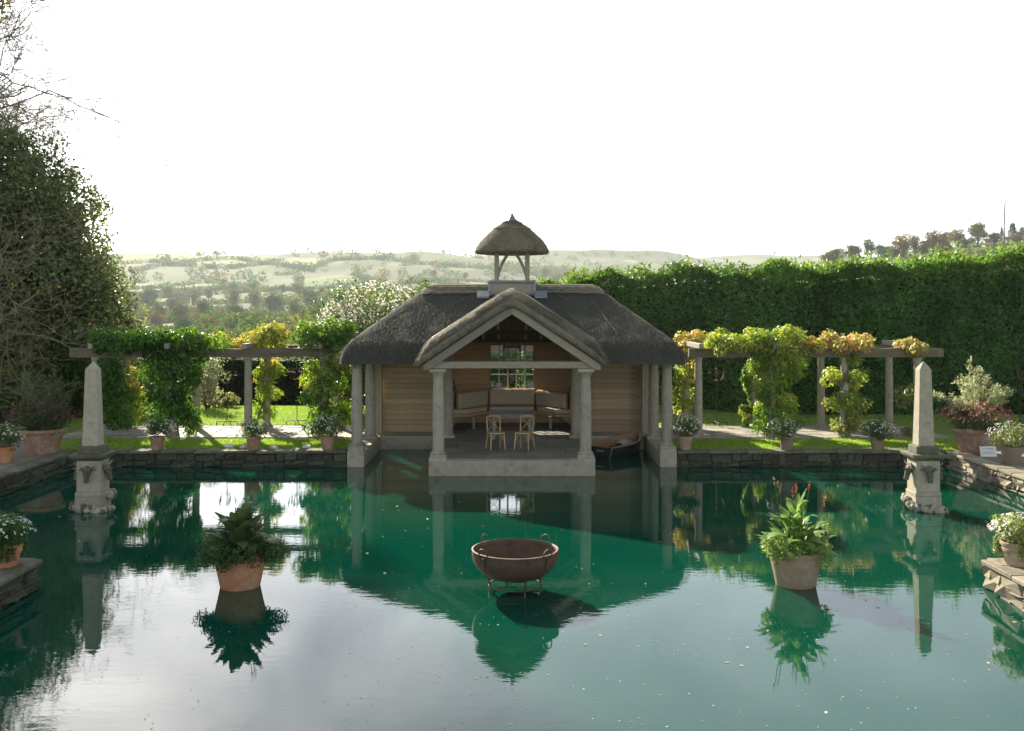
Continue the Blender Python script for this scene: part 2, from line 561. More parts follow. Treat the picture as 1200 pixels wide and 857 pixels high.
def thatch_mat(name, stretch, base, var, pale):
    m, nt, out = nodes_of(name)
    b = nt.nodes.new("ShaderNodeBsdfPrincipled")
    b.inputs["Roughness"].default_value = 0.95
    b.inputs["Specular IOR Level"].default_value = 0.15
    straw = noise_fac(nt, 5, 8, 0.75, stretch)
    c = ramp(nt, straw, [(0.30, var), (0.52, base), (0.75, pale)])
    moss = ramp(nt, noise_fac(nt, 1.3, 8, 0.7, None, 0.5), [(0.48, (0, 0, 0)), (0.66, (0.75, 0.75, 0.75))])
    c = mixc(nt, moss, c, (0.047, 0.054, 0.034))
    lk(nt, c, b.inputs["Base Color"])
    bp = nt.nodes.new("ShaderNodeBump")
    bp.inputs["Strength"].default_value = 0.8
    bp.inputs["Distance"].default_value = 0.022
    lk(nt, straw, bp.inputs["Height"])
    bp2 = nt.nodes.new("ShaderNodeBump")
    bp2.inputs["Strength"].default_value = 0.4
    bp2.inputs["Distance"].default_value = 0.03
    lk(nt, noise_fac(nt, 3.0, 5, 0.6), bp2.inputs["Height"])
    lk(nt, bp.outputs["Normal"], bp2.inputs["Normal"])
    lk(nt, bp2.outputs["Normal"], b.inputs["Normal"])
    lk(nt, b.outputs["BSDF"], out.inputs["Surface"])
    return m
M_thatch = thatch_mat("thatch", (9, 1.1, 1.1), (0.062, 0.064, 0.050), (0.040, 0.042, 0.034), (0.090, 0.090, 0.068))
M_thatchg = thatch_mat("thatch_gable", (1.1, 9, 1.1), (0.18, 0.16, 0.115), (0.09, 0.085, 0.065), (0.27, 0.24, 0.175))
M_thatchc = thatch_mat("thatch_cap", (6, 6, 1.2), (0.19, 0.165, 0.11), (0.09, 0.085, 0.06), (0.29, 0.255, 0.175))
M_straw = leaf_mat("straw", 0.1, 0.9, 0.1)

# glass that lets the sun through and mirrors a little
mg, nt, out = nodes_of("window_glass")
tr = nt.nodes.new("ShaderNodeBsdfTransparent")
gl = nt.nodes.new("ShaderNodeBsdfGlossy")
gl.inputs["Roughness"].default_value = 0.02
fr = nt.nodes.new("ShaderNodeFresnel")
fr.inputs["IOR"].default_value = 1.45
mx = nt.nodes.new("ShaderNodeMixShader")
lk(nt, fr.outputs["Fac"], mx.inputs["Fac"])
lk(nt, tr.outputs["BSDF"], mx.inputs[1])
lk(nt, gl.outputs["BSDF"], mx.inputs[2])
lk(nt, mx.outputs["Shader"], out.inputs["Surface"])
M_glass = mg

# cloudy green pond water: mirror surface over a murky body
mw, nt, out = nodes_of("pond_water")
b = nt.nodes.new("ShaderNodeBsdfPrincipled")
b.inputs["Roughness"].default_value = 0.015
b.inputs["IOR"].default_value = 1.5
c = ramp(nt, noise_fac(nt, 0.35, 4, 0.5), [(0.3, (0.001, 0.045, 0.027)), (0.7, (0.0012, 0.054, 0.032))])
lk(nt, c, b.inputs["Base Color"])
bp = nt.nodes.new("ShaderNodeBump")
bp.inputs["Strength"].default_value = 0.07
bp.inputs["Distance"].default_value = 0.012
lk(nt, noise_fac(nt, 3.2, 3, 0.5, (1.0, 2.2, 1.0)), bp.inputs["Height"])
bp2 = nt.nodes.new("ShaderNodeBump")
bp2.inputs["Strength"].default_value = 0.08
bp2.inputs["Distance"].default_value = 0.03
lk(nt, noise_fac(nt, 0.5, 2, 0.5), bp2.inputs["Height"])
lk(nt, bp.outputs["Normal"], bp2.inputs["Normal"])
lk(nt, bp2.outputs["Normal"], b.inputs["Normal"])
lk(nt, b.outputs["BSDF"], out.inputs["Surface"])
M_water = mw

# fields: base colour from the ground's own attribute
mf, nt, out = nodes_of("countryside")
b = nt.nodes.new("ShaderNodeBsdfPrincipled")
b.inputs["Roughness"].default_value = 0.95
b.inputs["Specular IOR Level"].default_value = 0.1
at_ = nt.nodes.new("ShaderNodeAttribute")
at_.attribute_name = "Col"
c = mixc(nt, ramp(nt, noise_fac(nt, 0.03, 8, 0.7), [(0.35, (0, 0, 0)), (0.7, (0.45, 0.45, 0.45))]), at_.outputs["Color"], (0.09, 0.10, 0.04))
lk(nt, c, b.inputs["Base Color"])
lk(nt, b.outputs["BSDF"], out.inputs["Surface"])
M_field = mf

# ================================================================== THE SETTING
# ---- the countryside: one sheet from under the pool to the horizon
T_D = np.array([60, 120, 250, 400, 600, 900, 1200, 1500, 2000, 2600, 3200, 4300], float)
T_PX = np.array([-4000, -200, 150, 320, 480, 640, 760, 880, 960, 1080, 1200, 1500, 5200], float)
T_Y = np.array([   # photo row of the ground at each distance, for each direction
    [455, 430, 405, 385, 362, 340, 325, 312, 295, 311, 320, 330],
    [455, 430, 408, 396, 384, 366, 348, 330, 298, 312, 320, 330],
    [455, 430, 410, 399, 386, 370, 352, 333, 298, 312, 321, 331],
    [455, 430, 410, 399, 385, 368, 350, 333, 297, 311, 320, 330],
    [455, 430, 410, 397, 380, 356, 341, 330, 294, 309, 318, 329],
    [455, 430, 410, 397, 378, 353, 340, 334, 314, 293, 306, 318],
    [455, 430, 408, 395, 380, 360, 348, 342, 325, 293, 306, 318],
    [455, 430, 405, 390, 378, 365, 355, 348, 338, 316, 299, 312],
    [455, 428, 398, 352, 312, 328, 336, 341, 338, 316, 299, 312],
    [455, 425, 385, 335, 297, 318, 328, 335, 338, 318, 305, 315],
    [455, 422, 375, 322, 284, 309, 322, 330, 337, 318, 308, 318],
    [455, 420, 365, 310, 272, 301, 316, 325, 334, 318, 308, 318],
    [455, 420, 365, 300, 262, 295, 310, 320, 330, 318, 308, 318]], float)

def terrain_z(px, D):
    px, D = np.atleast_1d(np.asarray(px, float)), np.atleast_1d(np.asarray(D, float))
    lD = np.log(np.clip(D, T_D[0], T_D[-1]))
    cols = np.stack([np.interp(lD, np.log(T_D), row) for row in T_Y])      # (n_px, n)
    i = np.clip(np.searchsorted(T_PX, px) - 1, 0, len(T_PX) - 2)
    t = np.clip((px - T_PX[i]) / (T_PX[i + 1] - T_PX[i]), 0, 1)
    t = t * t * (3 - 2 * t)
    k = np.arange(len(px))
    y = cols[i, k] * (1 - t) + cols[i + 1, k] * t
    Dc = np.clip(D, T_D[0], None)
    z = CH - (y - YH) / F * Dc
    xy = np.stack([(px - 600) / F * D, D], 1)
    z = z + sinnoise(xy, 1 / 260, 3, 2) * np.clip((D - 200) / 600, 0, 1) * 3.5
    w = np.clip((D - 46) / (60 - 46), 0, 1)
    return np.where(D < 60, -1.0 * (1 - w) + z * w, z)

def ground_pixel(px, py, dmin=250, dmax=2200):
    """where the line of sight through (px, py) meets the countryside"""
    Ds = np.geomspace(dmin, dmax, 400)
    z = terrain_z(np.full(400, px), Ds)
    y = YH - (z - CH) / Ds * F
    hit = np.where(y <= py)[0]
    D = Ds[hit[0]] if len(hit) else dmax
    zz = terrain_z([px], [D])[0]
    return ((px - 600) / F * D, D, zz)

cols_px = np.concatenate([np.linspace(-4000, -260, 40), np.arange(-240, 1440, 6.0), np.linspace(1460, 5200, 40)])
rows_D = np.concatenate([[-40, -10, 20, 40, 46, 52], np.geomspace(60, 4300, 250)])
GX, GD = np.meshgrid(cols_px, rows_D)
pxf, Df = GX.ravel(), GD.ravel()
zf = terrain_z(pxf, Df)
xf = (pxf - 600) / F * np.maximum(Df, 46)
frng = np.random.default_rng(5)
n_seed = 900
f_seed = np.stack([frng.uniform(-2600, 2600, n_seed), frng.uniform(60, 3600, n_seed)], 1)
f_cols = 0.72 * np.array([0.86, 1.06, 0.85]) * np.array([(0.14, 0.19, 0.055), (0.20, 0.23, 0.075), (0.28, 0.27, 0.11), (0.11, 0.155, 0.045), (0.17, 0.21, 0.07), (0.24, 0.25, 0.09), (0.16, 0.13, 0.075)])
f_pick = frng.integers(len(f_cols), size=n_seed)

def field_of(xy):
    """nearest field and the distance to its boundary"""
    idx = np.zeros(len(xy), int)
    edge = np.zeros(len(xy))
    q = xy * np.array([1.0, 0.72])
    s_ = f_seed * np.array([1.0, 0.72])
    for a in range(0, len(xy), 4000):
        d = np.linalg.norm(q[a:a + 4000, None, :] - s_[None], axis=2)
        o = np.argpartition(d, 1, axis=1)[:, :2]
        d2 = np.take_along_axis(d, o, 1)
        sw = d2[:, 0] > d2[:, 1]
        o[sw] = o[sw][:, ::-1]
        d2 = np.sort(d2, axis=1)
        idx[a:a + 4000] = o[:, 0]
        edge[a:a + 4000] = (d2[:, 1] - d2[:, 0]) / 2
    return idx, edge

def wooded(xy, z):
    """woods on the upper slopes and in patches on the valley floor"""
    n = sinnoise(xy, 1 / 520, 21, 3)
    slope = np.clip((xy[:, 1] - 1450) / 350, 0, 1) * 0.75
    near = np.clip((420 - xy[:, 1]) / 200, 0, 1) * 0.35
    return n + slope + near > 0.62

fi, fe = field_of(np.stack([xf, Df], 1))
wood = wooded(np.stack([xf, Df], 1), zf)
gcol = f_cols[f_pick[fi]] * frng.uniform(0.7, 1.25, n_seed)[fi][:, None]
gcol = np.where(wood[:, None], np.array([0.055, 0.07, 0.025]), gcol)
gcol = np.where((fe < 3.5)[:, None], np.array([0.06, 0.075, 0.03]), gcol)
gcol = np.where((Df < 60)[:, None], np.array([0.06, 0.055, 0.035]), gcol)
nc, nr = len(cols_px), len(rows_D)
ii = np.arange(nc * nr).reshape(nr, nc)
gf = np.stack([ii[:-1, :-1], ii[:-1, 1:], ii[1:, 1:], ii[1:, :-1]], -1).reshape(-1, 4)
ground = struct(ob("ground", np_mesh("ground", np.stack([xf, Df, zf], 1), gf, True, gcol), None, M_field))

# ---- pool: rectangle, narrower towards the camera
PX0, PYB, PYN, PXN = 11.7, 26.8, 15.3, 7.25      # half width, back wall, where it narrows, narrow half width
LAWN_Z = 0.40
m = MB()
def sheet(x0, x1, y0, y1, z=0.0):
    m.add([(x0, y0, z), (x1, y0, z), (x1, y1, z), (x0, y1, z)], [(0, 1, 2, 3)])
sheet(-PX0 - 0.2, PX0 + 0.2, PYN - 0.2, PYB + 0.2)
sheet(-PXN - 0.2, PXN + 0.2, 3.8, PYN - 0.2)
for s_ in (-1, 1):
    a, b_ = sorted((s_ * 2.0, s_ * 4.1))
    sheet(a, b_, PYB + 0.2, 30.25)
struct(m.build("water", M_water, fix=False))

# ---- lawn: garden ground in slabs round the pool
m = MB()
for s_ in (-1, 1):
    back = ((4.44, 18, PYB + 0.30, 39.2), (18, 45, PYB + 0.30, 46)) if s_ < 0 else ((4.44, 45, PYB + 0.30, 46),)
    for (x0, x1, y0, y1) in back + ((PX0 + 0.30, 45, PYN - 0.0, PYB + 0.30), (PXN + 0.30, 45, -10, PYN - 0.30)):
        a, b_ = sorted((s_ * x0, s_ * x1))
        m.box(a, b_, y0, y1, -1.1, LAWN_Z)
    a, b_ = sorted((s_ * (PX0 + 0.30), s_ * 45))
    m.box(a, b_, PYN - 0.30, PYN, -1.1, LAWN_Z)
m.box(-4.44, 4.44, 33.62, 46, -1.1, LAWN_Z)
m.box(-PXN - 0.3, PXN + 0.3, -10, 3.7, -1.1, LAWN_Z)
struct(m.build("lawn", M_lawn))

# gravel walks on both banks, under the big pots
m = MB()
for s_ in (-1, 1):
    for (x0, x1, y0, y1) in ((PX0 + 0.55, PX0 + 3.4, 15.6, 29.2), (PXN + 0.65, PX0 + 3.4, 2, 14.7)):
        a, b_ = sorted((s_ * x0, s_ * x1))
        m.add([(a, y0, LAWN_Z + 0.004), (b_, y0, LAWN_Z + 0.004), (b_, y1, LAWN_Z + 0.004), (a, y1, LAWN_Z + 0.004)], [(0, 1, 2, 3)])
struct(m.build("gravel_walk", M_gravel, fix=False))

# short grass blades standing on the lawn
def blades(n, x0, x1, y0, y1, h):
    P = np.stack([RNG.uniform(x0, x1, n), RNG.uniform(y0, y1, n), np.full(n, LAWN_Z)], 1)
    return P, h
gp = []
for (x0, x1, y0, y1, n) in ((-13, -4.5, 27.15, 29.3, 18000), (4.5, 13, 27.15, 29.3, 18000), (-17, -4.6, 32.7, 39.1, 42000), (4.6, 18, 32.7, 36.1, 12000), (-20, -15, 27, 36, 4000), (15.2, 20, 27, 36, 4000)):
    P, h = blades(n, x0, x1, y0, y1, 0.05)
    V, Fq, C = leaf_arrays(P, np.tile([0, 0, 1.0], (n, 1)), 0.055, 0.012, (0.27, 0.40, 0.06), out=3.0, var=0.4)
    gp.append((V, Fq, C))
g = leaf_obj("grass", gp, M_leaf)
tag(stuff(g), "short mown grass blades covering the garden lawn", "grass")

# ---- dry stone walls round the pool: coping slabs and single stones
STONES = [chamfer_mesh(1, 0.16, 1, 0.045, 0.035, s_) for s_ in range(7)]
COPES = [chamfer_mesh(1, 0.46, 0.075, 0.014, 0.009, s_) for s_ in range(5)]
def stone_wall(label, p0, p1, group="stone walls around the pool", top=LAWN_Z + 0.035, n_course=3, cope_w=0.46, mat=None):
    """wall face from p0 to p1; the face looks to the right of p0->p1"""
    p0, p1 = Vector((*p0, 0)), Vector((*p1, 0))
    L = (p1 - p0).length
    d = (p1 - p0) / L
    rz = math.atan2(d.y, d.x)
    t = thing("pool_wall", label, "wall", p0, rz, group)
    core = MB()
    core.box(0, L, 0.06, 0.28, -1.0, top - 0.08)
    core.build("wall_core", M_joint, t)
    x = 0.0
    while x < L - 0.05:
        w = min(random.uniform(0.6, 1.15), L - x)
        if L - x - w < 0.35:
            w = L - x
        ob("coping_slab", random.choice(COPES), t, mat or M_coping, (x + w / 2, cope_w / 2 - 0.05 + random.uniform(-0.012, 0.012), top - 0.0375 + random.uniform(-0.006, 0.006)), (0, random.uniform(-.006, .006), 0), (w - 0.012, 1, 1))
        x += w
    cuts = [0.0] + sorted(random.uniform(0.8, 1.2) * (k + 1) / n_course for k in range(n_course - 1)) + [1.0]
    tilt_ = random.uniform(0.5, 2.0)
    for k in range(n_course):
        hs = (cuts[k + 1] - cuts[k]) * (top + 0.02)
        zc_ = -0.10 + (cuts[k] + cuts[k + 1]) / 2 * (top + 0.02)
        x = -random.uniform(0, 0.15) if k % 2 else 0.0
        x = max(x, 0)
        while x < L - 0.03:
            w = min(random.choice((0.12, 0.2, 0.26, 0.33, 0.42, 0.58)) * random.uniform(0.85, 1.15), L - x)
            if L - x - w < 0.1:
                w = L - x
            h = hs * random.uniform(0.86, 1.06)
            ob("stone", random.choice(STONES), t, mat or M_wall, (x + w / 2, 0.075 + random.uniform(-0.03, 0.02), zc_ + 0.022 * math.sin(x * 1.9 * tilt_ + k) + random.uniform(-.016, .016)), (0, random.uniform(-.06, .06), random.uniform(-.05, .05)), (w * random.uniform(0.93, 1.0), 1, h))
            x += w
    return t
stone_wall("low mossy stone pool wall in front of the vine-covered left pergola, up to the boathouse", (-PX0 - 0.05, PYB), (-4.45, PYB))
stone_wall("low stone pool wall in front of the sunlit grass before the hedge-backed pergola", (4.45, PYB), (PX0 + 0.05, PYB))
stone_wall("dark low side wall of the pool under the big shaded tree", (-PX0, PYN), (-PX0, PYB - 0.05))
stone_wall("sunlit low side wall of the pool below the olive pot and white sign", (PX0, PYB - 0.05), (PX0, PYN), mat=M_sunlit_ledge)
stone_wall("shaded stone ledge wall under the left-hand daisy pot, running forward", (-PXN, 4), (-PXN, PYN - 0.02), n_course=4)
stone_wall("sunlit rough stone ledge wall under the pale daisy pot, running forward", (PXN, PYN - 0.02), (PXN, 4), n_course=4, mat=M_sunlit_ledge)
stone_wall("short shaded end wall of the ledge facing the big terracotta pot", (-PXN - 0.06, PYN), (-PX0, PYN))
stone_wall("short end wall of the ledge facing the olive tree pot", (PX0, PYN), (PXN + 0.06, PYN), mat=M_sunlit_ledge)

# ---- flagged paths under the pergolas
def paved_path(x0, x1, y0, y1):
    mm = MB()
    mm.box(x0, x1, y0, y1, LAWN_Z - 0.05, LAWN_Z + 0.006)
    t = struct(mm.build("path", M_gravel))
    y = y0
    while y < y1 - 0.05:
        h = min(random.uniform(0.5, 0.75), y1 - y)
        if y1 - y - h < 0.3:
            h = y1 - y
        x = x0 - random.uniform(0, 0.4)
        while x < x1 - 0.05:
            w = random.uniform(0.55, 1.05)
            a, b_ = max(x, x0), min(x + w, x1)
            if b_ - a > 0.12:
                ob("flagstone", chamfer_mesh(1, 1, 0.05, 0.008, 0.006, random.randint(0, 4)), t, M_paving, ((a + b_) / 2, y + h / 2, LAWN_Z + 0.008 + random.uniform(-0.006, 0.006)), (0, 0, 0), (b_ - a - 0.025, h - 0.025, 1))
            x += w
        y += h
    return t
paved_path(-13.6, -4.5, 29.55, 32.45)
paved_path(4.5, 13.0, 29.55, 32.45)

# ---- the far country: single trees, hedges and woods, houses
def far_tree_meshes(kind, cols, h=1.0):
    """unit-height tree: crown and trunk meshes"""
    if kind == 'round':
        parts = crown((0, 0, 0.52), (0.38, 0.38, 0.40), 42, 0.15, 80, 0.05, 0.036, cols, bias=0.5)
    elif kind == 'tall':
        parts = crown((0, 0, 0.56), (0.17, 0.17, 0.42), 20, 0.10, 46, 0.06, 0.04, cols, bias=0.5)
    else:
        parts = []
        for i in range(14):
            z = 0.15 + 0.8 * i / 13
            r = 0.30 * (1 - z) + 0.03
            parts.append(clump_leaves((0, 0, z), (r, r, 0.06), 70, 0.07, 0.035, cols[i % len(cols)], 0.4))
    V, Fq, C = merge(parts)
    cm = np_mesh("crown", V, Fq, False, C)
    cm.materials.append(M_far)
    tm = MB()
    tm.tube([(0, 0, -0.05), (0.01, 0, 0.2), (-0.01, 0.01, 0.5)], [0.035, 0.028, 0.014], 6)
    for a in range(5):
        tm.tube([(0, 0, 0.28 + 0.04 * a), (0.1 * math.cos(a * 1.3), 0.1 * math.sin(a * 1.3), 0.45 + 0.04 * a), (0.2 * math.cos(a * 1.3), 0.2 * math.sin(a * 1.3), 0.6 + 0.04 * a)], [0.014, 0.009, 0.004], 5)
    tmesh = tm.mesh("trunk", True)
    tmesh.materials.append(M_bark)
    return cm, tmesh
GREEN_F = [(0.06, 0.11, 0.028), (0.08, 0.13, 0.034), (0.05, 0.09, 0.026)]
OLIVE_F = [(0.12, 0.14, 0.04), (0.14, 0.145, 0.045), (0.10, 0.13, 0.035)]
RUST_F = [(0.19, 0.11, 0.035), (0.16, 0.10, 0.035), (0.14, 0.105, 0.04)]
GOLD_F = [(0.22, 0.17, 0.05), (0.18, 0.15, 0.045)]
FAR = {k: [far_tree_meshes('round', c) for _ in range(2)] for k, c in (('green', GREEN_F), ('olive', OLIVE_F), ('rust', RUST_F), ('gold', GOLD_F))}
FAR['poplar'] = [far_tree_meshes('tall', GREEN_F)]
FAR['conifer'] = [far_tree_meshes('cone', [(0.03, 0.05, 0.02), (0.04, 0.06, 0.025)])]
FAR_LABEL = {'green': 'hazy dark green round tree standing in the valley fields', 'olive': 'hazy olive brown round tree standing in the valley fields',
             'rust': 'hazy rust brown autumn tree standing in the valley fields', 'gold': 'hazy golden autumn tree standing in the valley fields'}
HILL_LABEL = {'green': 'green round tree on the village hill above the laurel hedge', 'olive': 'olive coloured tree on the village hill above the laurel hedge',
              'rust': 'rust brown autumn tree on the village hill above the laurel hedge', 'gold': 'golden autumn tree on the village hill above the laurel hedge',
              'poplar': 'thin columnar poplar on the village hill above the laurel hedge', 'conifer': 'dark pointed conifer on the village hill above the laurel hedge'}
def far_tree(p, h, kind, label, group, wide=1.0):
    cm, tm = random.choice(FAR[kind])
    t = thing("far_tree", label, "tree", p, random.uniform(0, 6.28), group)
    t.scale = (h * wide, h * wide, h)
    ob("crown", cm, t)
    ob("trunk", tm, t)
for (px, py, hp, kind) in [(273, 360, 20, 'olive'), (226, 358, 18, 'olive'), (244, 352, 12, 'green'), (299, 362, 20, 'olive'), (322, 372, 26, 'green'), (363, 364, 24, 'green'),
                           (346, 372, 20, 'olive'), (239, 376, 22, 'green'), (214, 378, 24, 'olive'), (276, 379, 20, 'green'), (174, 365, 26, 'green'), (203, 366, 16, 'green'),
                           (296, 341, 9, 'green'), (273, 344, 11, 'green'), (185, 376, 20, 'olive'), (258, 381, 18, 'olive'), (287, 384, 16, 'rust'), (305, 383, 17, 'olive'),
                           (232, 386, 17, 'rust'), (182, 388, 22, 'rust'), (406, 345, 8, 'green'), (349, 348, 14, 'olive'), (330, 386, 16, 'olive'), (352, 388, 18, 'rust'),
                           (246, 390, 20, 'gold'), (270, 391, 18, 'olive'), (214, 392, 18, 'green'), (312, 392, 18, 'olive'), (386, 384, 18, 'olive'), (150, 372, 24, 'olive'),
                           (460, 350, 12, 'green'), (508, 326, 9, 'green'), (545, 328, 8, 'green'), (640, 328, 12, 'green'), (652, 336, 14, 'olive'), (668, 330, 10, 'green'), (196, 349, 12, 'green'), (262, 336, 8, 'green'), (330, 345, 10, 'green'), (376, 350, 12, 'olive')]:
    p = ground_pixel(px, py)
    size = 'large' if hp >= 22 else 'small' if hp <= 12 else 'middling'
    zone = ('showing beside the boathouse ridge' if px > 420 else 'just above the pergola vines' if py >= 383 else 'low in the near valley fields' if py >= 368 else
            'around the white valley barn' if py >= 355 and px < 250 else 'among the middle valley fields' if py >= 355 else 'up on the far valley slope')
    tone = {'green': 'dark green', 'olive': 'olive brown', 'rust': 'rust brown', 'gold': 'golden'}[kind]
    far_tree(p, hp * 1.15 * p[1] / F, kind, "%s hazy %s round tree %s" % (size, tone, zone), "single trees in the valley fields", random.uniform(0.95, 1.25))
for (px, py, hp, kind, wd) in [(1146, 288, 24, 'olive', 1.0), (1123, 291, 20, 'gold', 1.0), (1107, 292, 18, 'green', 1.0), (1094, 298, 24, 'rust', 1.1), (1072, 300, 22, 'green', .6), (1059, 302, 24, 'gold', 1.1),
                               (1033, 302, 14, 'green', 1.3), (1040, 303, 13, 'green', 1.2), (1016, 303, 20, 'poplar', 1.0), (1021, 303, 18, 'poplar', 1.0), (983, 306, 16, 'olive', 1.4), (1000, 304, 17, 'olive', 1.3), (970, 308, 13, 'olive', 1.4),
                               (1187, 286, 20, 'conifer', 1.3), (1174, 286, 16, 'conifer', .7), (1165, 287, 13, 'green', 1.2), (1193, 287, 13, 'gold', 1.2), (1110, 296, 12, 'rust', 1.2), (1048, 304, 12, 'olive', 1.2), (1083, 300, 15, 'olive', 1.2), (1205, 285, 18, 'green', 1.2), (1225, 283, 20, 'olive', 1.1), (1132, 293, 12, 'green', 1.2)]:
    p = ground_pixel(px, py, 330, 600)
    zone = 'at the low end of the village hill' if px < 1030 else 'halfway up the village hill' if px < 1100 else 'near the houses on the village hill' if px < 1160 else 'at the top of the village hill'
    size = 'tall' if hp >= 20 else 'low' if hp <= 13 else 'middle-sized'
    far_tree(p, hp * 1.2 * p[1] / F, kind, size + ' ' + HILL_LABEL[kind].split(' on the village')[0] + ' ' + zone, "trees on the village hill", wd)

# hedgerows and woods too far off to count
wr = np.random.default_rng(77)
ns = 60000
pxs = wr.uniform(-200, 1400, ns)
Ds_ = np.exp(wr.uniform(np.log(260), np.log(2550), ns))
xy = np.stack([(pxs - 600) / F * Ds_, Ds_], 1)
fi_, fe_ = field_of(xy)
zz_ = terrain_z(pxs, Ds_)
wd_ = wooded(xy, zz_)
keep_h = np.zeros(ns, bool)
keep_w = wd_ & (wr.uniform(0, 1, ns) < 0.075)
sel = np.where(keep_h | keep_w)[0]
sel = sel[(pxs[sel] < 700) | (Ds_[sel] > 280)]
if len(sel) > 4200:
    sel = wr.choice(sel, 4200, replace=False)
wp = []
wcols = 1.25 * np.array(GREEN_F + OLIVE_F + GREEN_F + OLIVE_F + RUST_F[:1])
for i in sel:
    r = wr.uniform(2.2, 4.2) if not wd_[i] else wr.uniform(4.0, 7.5)
    nl = 110 if Ds_[i] < 650 else 34
    d = ball_dirs(nl, wr)
    P = np.array([xy[i, 0], xy[i, 1], zz_[i] + r * 0.75]) + d * np.array([r * 1.1, r * 1.1, r * 0.9]) * wr.uniform(0.6, 1.0, (nl, 1))
    ls = 0.30 if nl > 50 else 0.6
    wp.append(leaf_arrays(P, d, r * ls, r * ls * 0.8, wcols[wr.integers(len(wcols))], rng=wr))
# hedgerows along the field boundaries
nh = 170000
hpx = wr.uniform(110, 720, nh)
hD = np.exp(wr.uniform(np.log(330), np.log(1900), nh))
hxy = np.stack([(hpx - 600) / F * hD, hD], 1)
_, he = field_of(hxy)
hz_ = terrain_z(hpx, hD)
hs = np.where((he < 1.1 + hD / 900) & ~wooded(hxy, hz_))[0]
for i in hs:
    r = wr.uniform(1.3, 2.3) * (1.9 if wr.uniform() < 0.05 else 1.0) * (0.7 + hD[i] / 1500)
    d = ball_dirs(16, wr)
    P = np.array([hxy[i, 0], hxy[i, 1], hz_[i] + r * 0.6]) + d * np.array([r * 1.5, r * 1.5, r * 0.8])
    wp.append(leaf_arrays(P, d, r * 0.7, r * 0.55, wcols[wr.integers(6)] * 0.8, rng=wr))
wo = leaf_obj("woodland", wp, M_far)
tag(stuff(wo), "hazy hedgerows and woods covering the far hillsides", "woodland")

def house(px, py, w_px, label, rz, mat_w=None, dmin=330, dmax=600):
    p = ground_pixel(px, py, dmin, dmax)
    s_ = w_px * p[1] / F
    t = thing("house", label, "house", p, rz, None)
    a, b_, h = s_ / 2, s_ * 0.36, s_ * 0.55
    mm = MB()
    mm.box(-a, a, -b_, b_, -2, h)
    mm.extrude([(-b_, h), (b_, h), (0, h + b_ * 0.85)], 'x', -a, a)
    mm.build("wall", mat_w or M_render, t)
    mm = MB()
    for sg in (-1, 1):
        mm.add([(-a * 1.06, sg * b_ * 1.12, h - 0.1 * b_), (a * 1.06, sg * b_ * 1.12, h - 0.1 * b_), (a * 1.06, 0, h + b_ * 0.9), (-a * 1.06, 0, h + b_ * 0.9),
                (-a * 1.06, sg * b_ * 1.12, h - 0.0 * b_), (a * 1.06, sg * b_ * 1.12, h - 0.0 * b_), (a * 1.06, 0, h + b_ * 1.0), (-a * 1.06, 0, h + b_ * 1.0)],
               [(0, 1, 2, 3), (4, 7, 6, 5), (0, 4, 5, 1), (1, 5, 6, 2), (2, 6, 7, 3), (3, 7, 4, 0)])
    rf = mm.build("roof", M_tile, t)
    mm = MB()
    mm.box(a * 0.62, a * 0.8, -b_ * 0.12, b_ * 0.12, h + b_ * 0.75, h + b_ * 1.35)
    mm.build("chimney", M_tile, rf)
    for k in range(3):
        x = (-0.6 + 0.6 * k) * a
        for z in (h * 0.22, h * 0.66):
            mm = MB()
            mm.box(x - a * 0.11, x + a * 0.11, -b_ - 0.06, -b_ + 0.05, z, z + h * 0.22)
            mm.build("window", M_winglass, t)
    return t
house(1137, 289, 11, "small white gabled house on the hill beside a big olive-brown tree", R(62))
house(1157, 289, 10, "pale low house on the hill partly behind the laurel hedge top", R(10))
house(1181, 288, 11, "white house on the hill in front of the dark conifers", R(20))
house(1107, 294, 9, "small pale house on the hill under the rust brown tree", R(35))
house(215, 361, 16, "long white barn low in the hazy valley fields", R(4), M_white, 300, 1500)
house(186, 347, 7, "tiny pale farmhouse among trees on the hazy valley slope", R(25), None, 300, 1500)
house(302, 350, 7, "tiny pale farmhouse beside hedges on the hazy valley slope", R(15), None, 300, 1500)

# the hazy autumn air
m = MB()
m.box(-2500 * 2.4, 2500 * 2.4, -60, 4400, -16, 205)
hz = m.build("haze", None)
stuff(hz)
tag(hz, "pale hazy autumn air filling the valley", "haze")
mh, nt, out = nodes_of("haze_air")
pv = nt.nodes.new("ShaderNodeVolumePrincipled")
pv.inputs["Color"].default_value = (0.90, 0.95, 1.0, 1)
pv.inputs["Density"].default_value = 0.00012
pv.inputs["Anisotropy"].default_value = 0.1
lk(nt, pv.outputs["Volume"], out.inputs["Volume"])
hz.data.materials.append(mh)

# ================================================================== THE BOATHOUSE
BO = (0, 28.0, 0)
bh = thing("boathouse", "thatched oak boathouse on stone columns with a small thatched cupola, at the water's edge", "boathouse", BO)
def part(mb, name, mat, parent=bh, **k):
    mb.off = BO
    return mb.build(name, mat, parent, **k)
FZ = 0.43
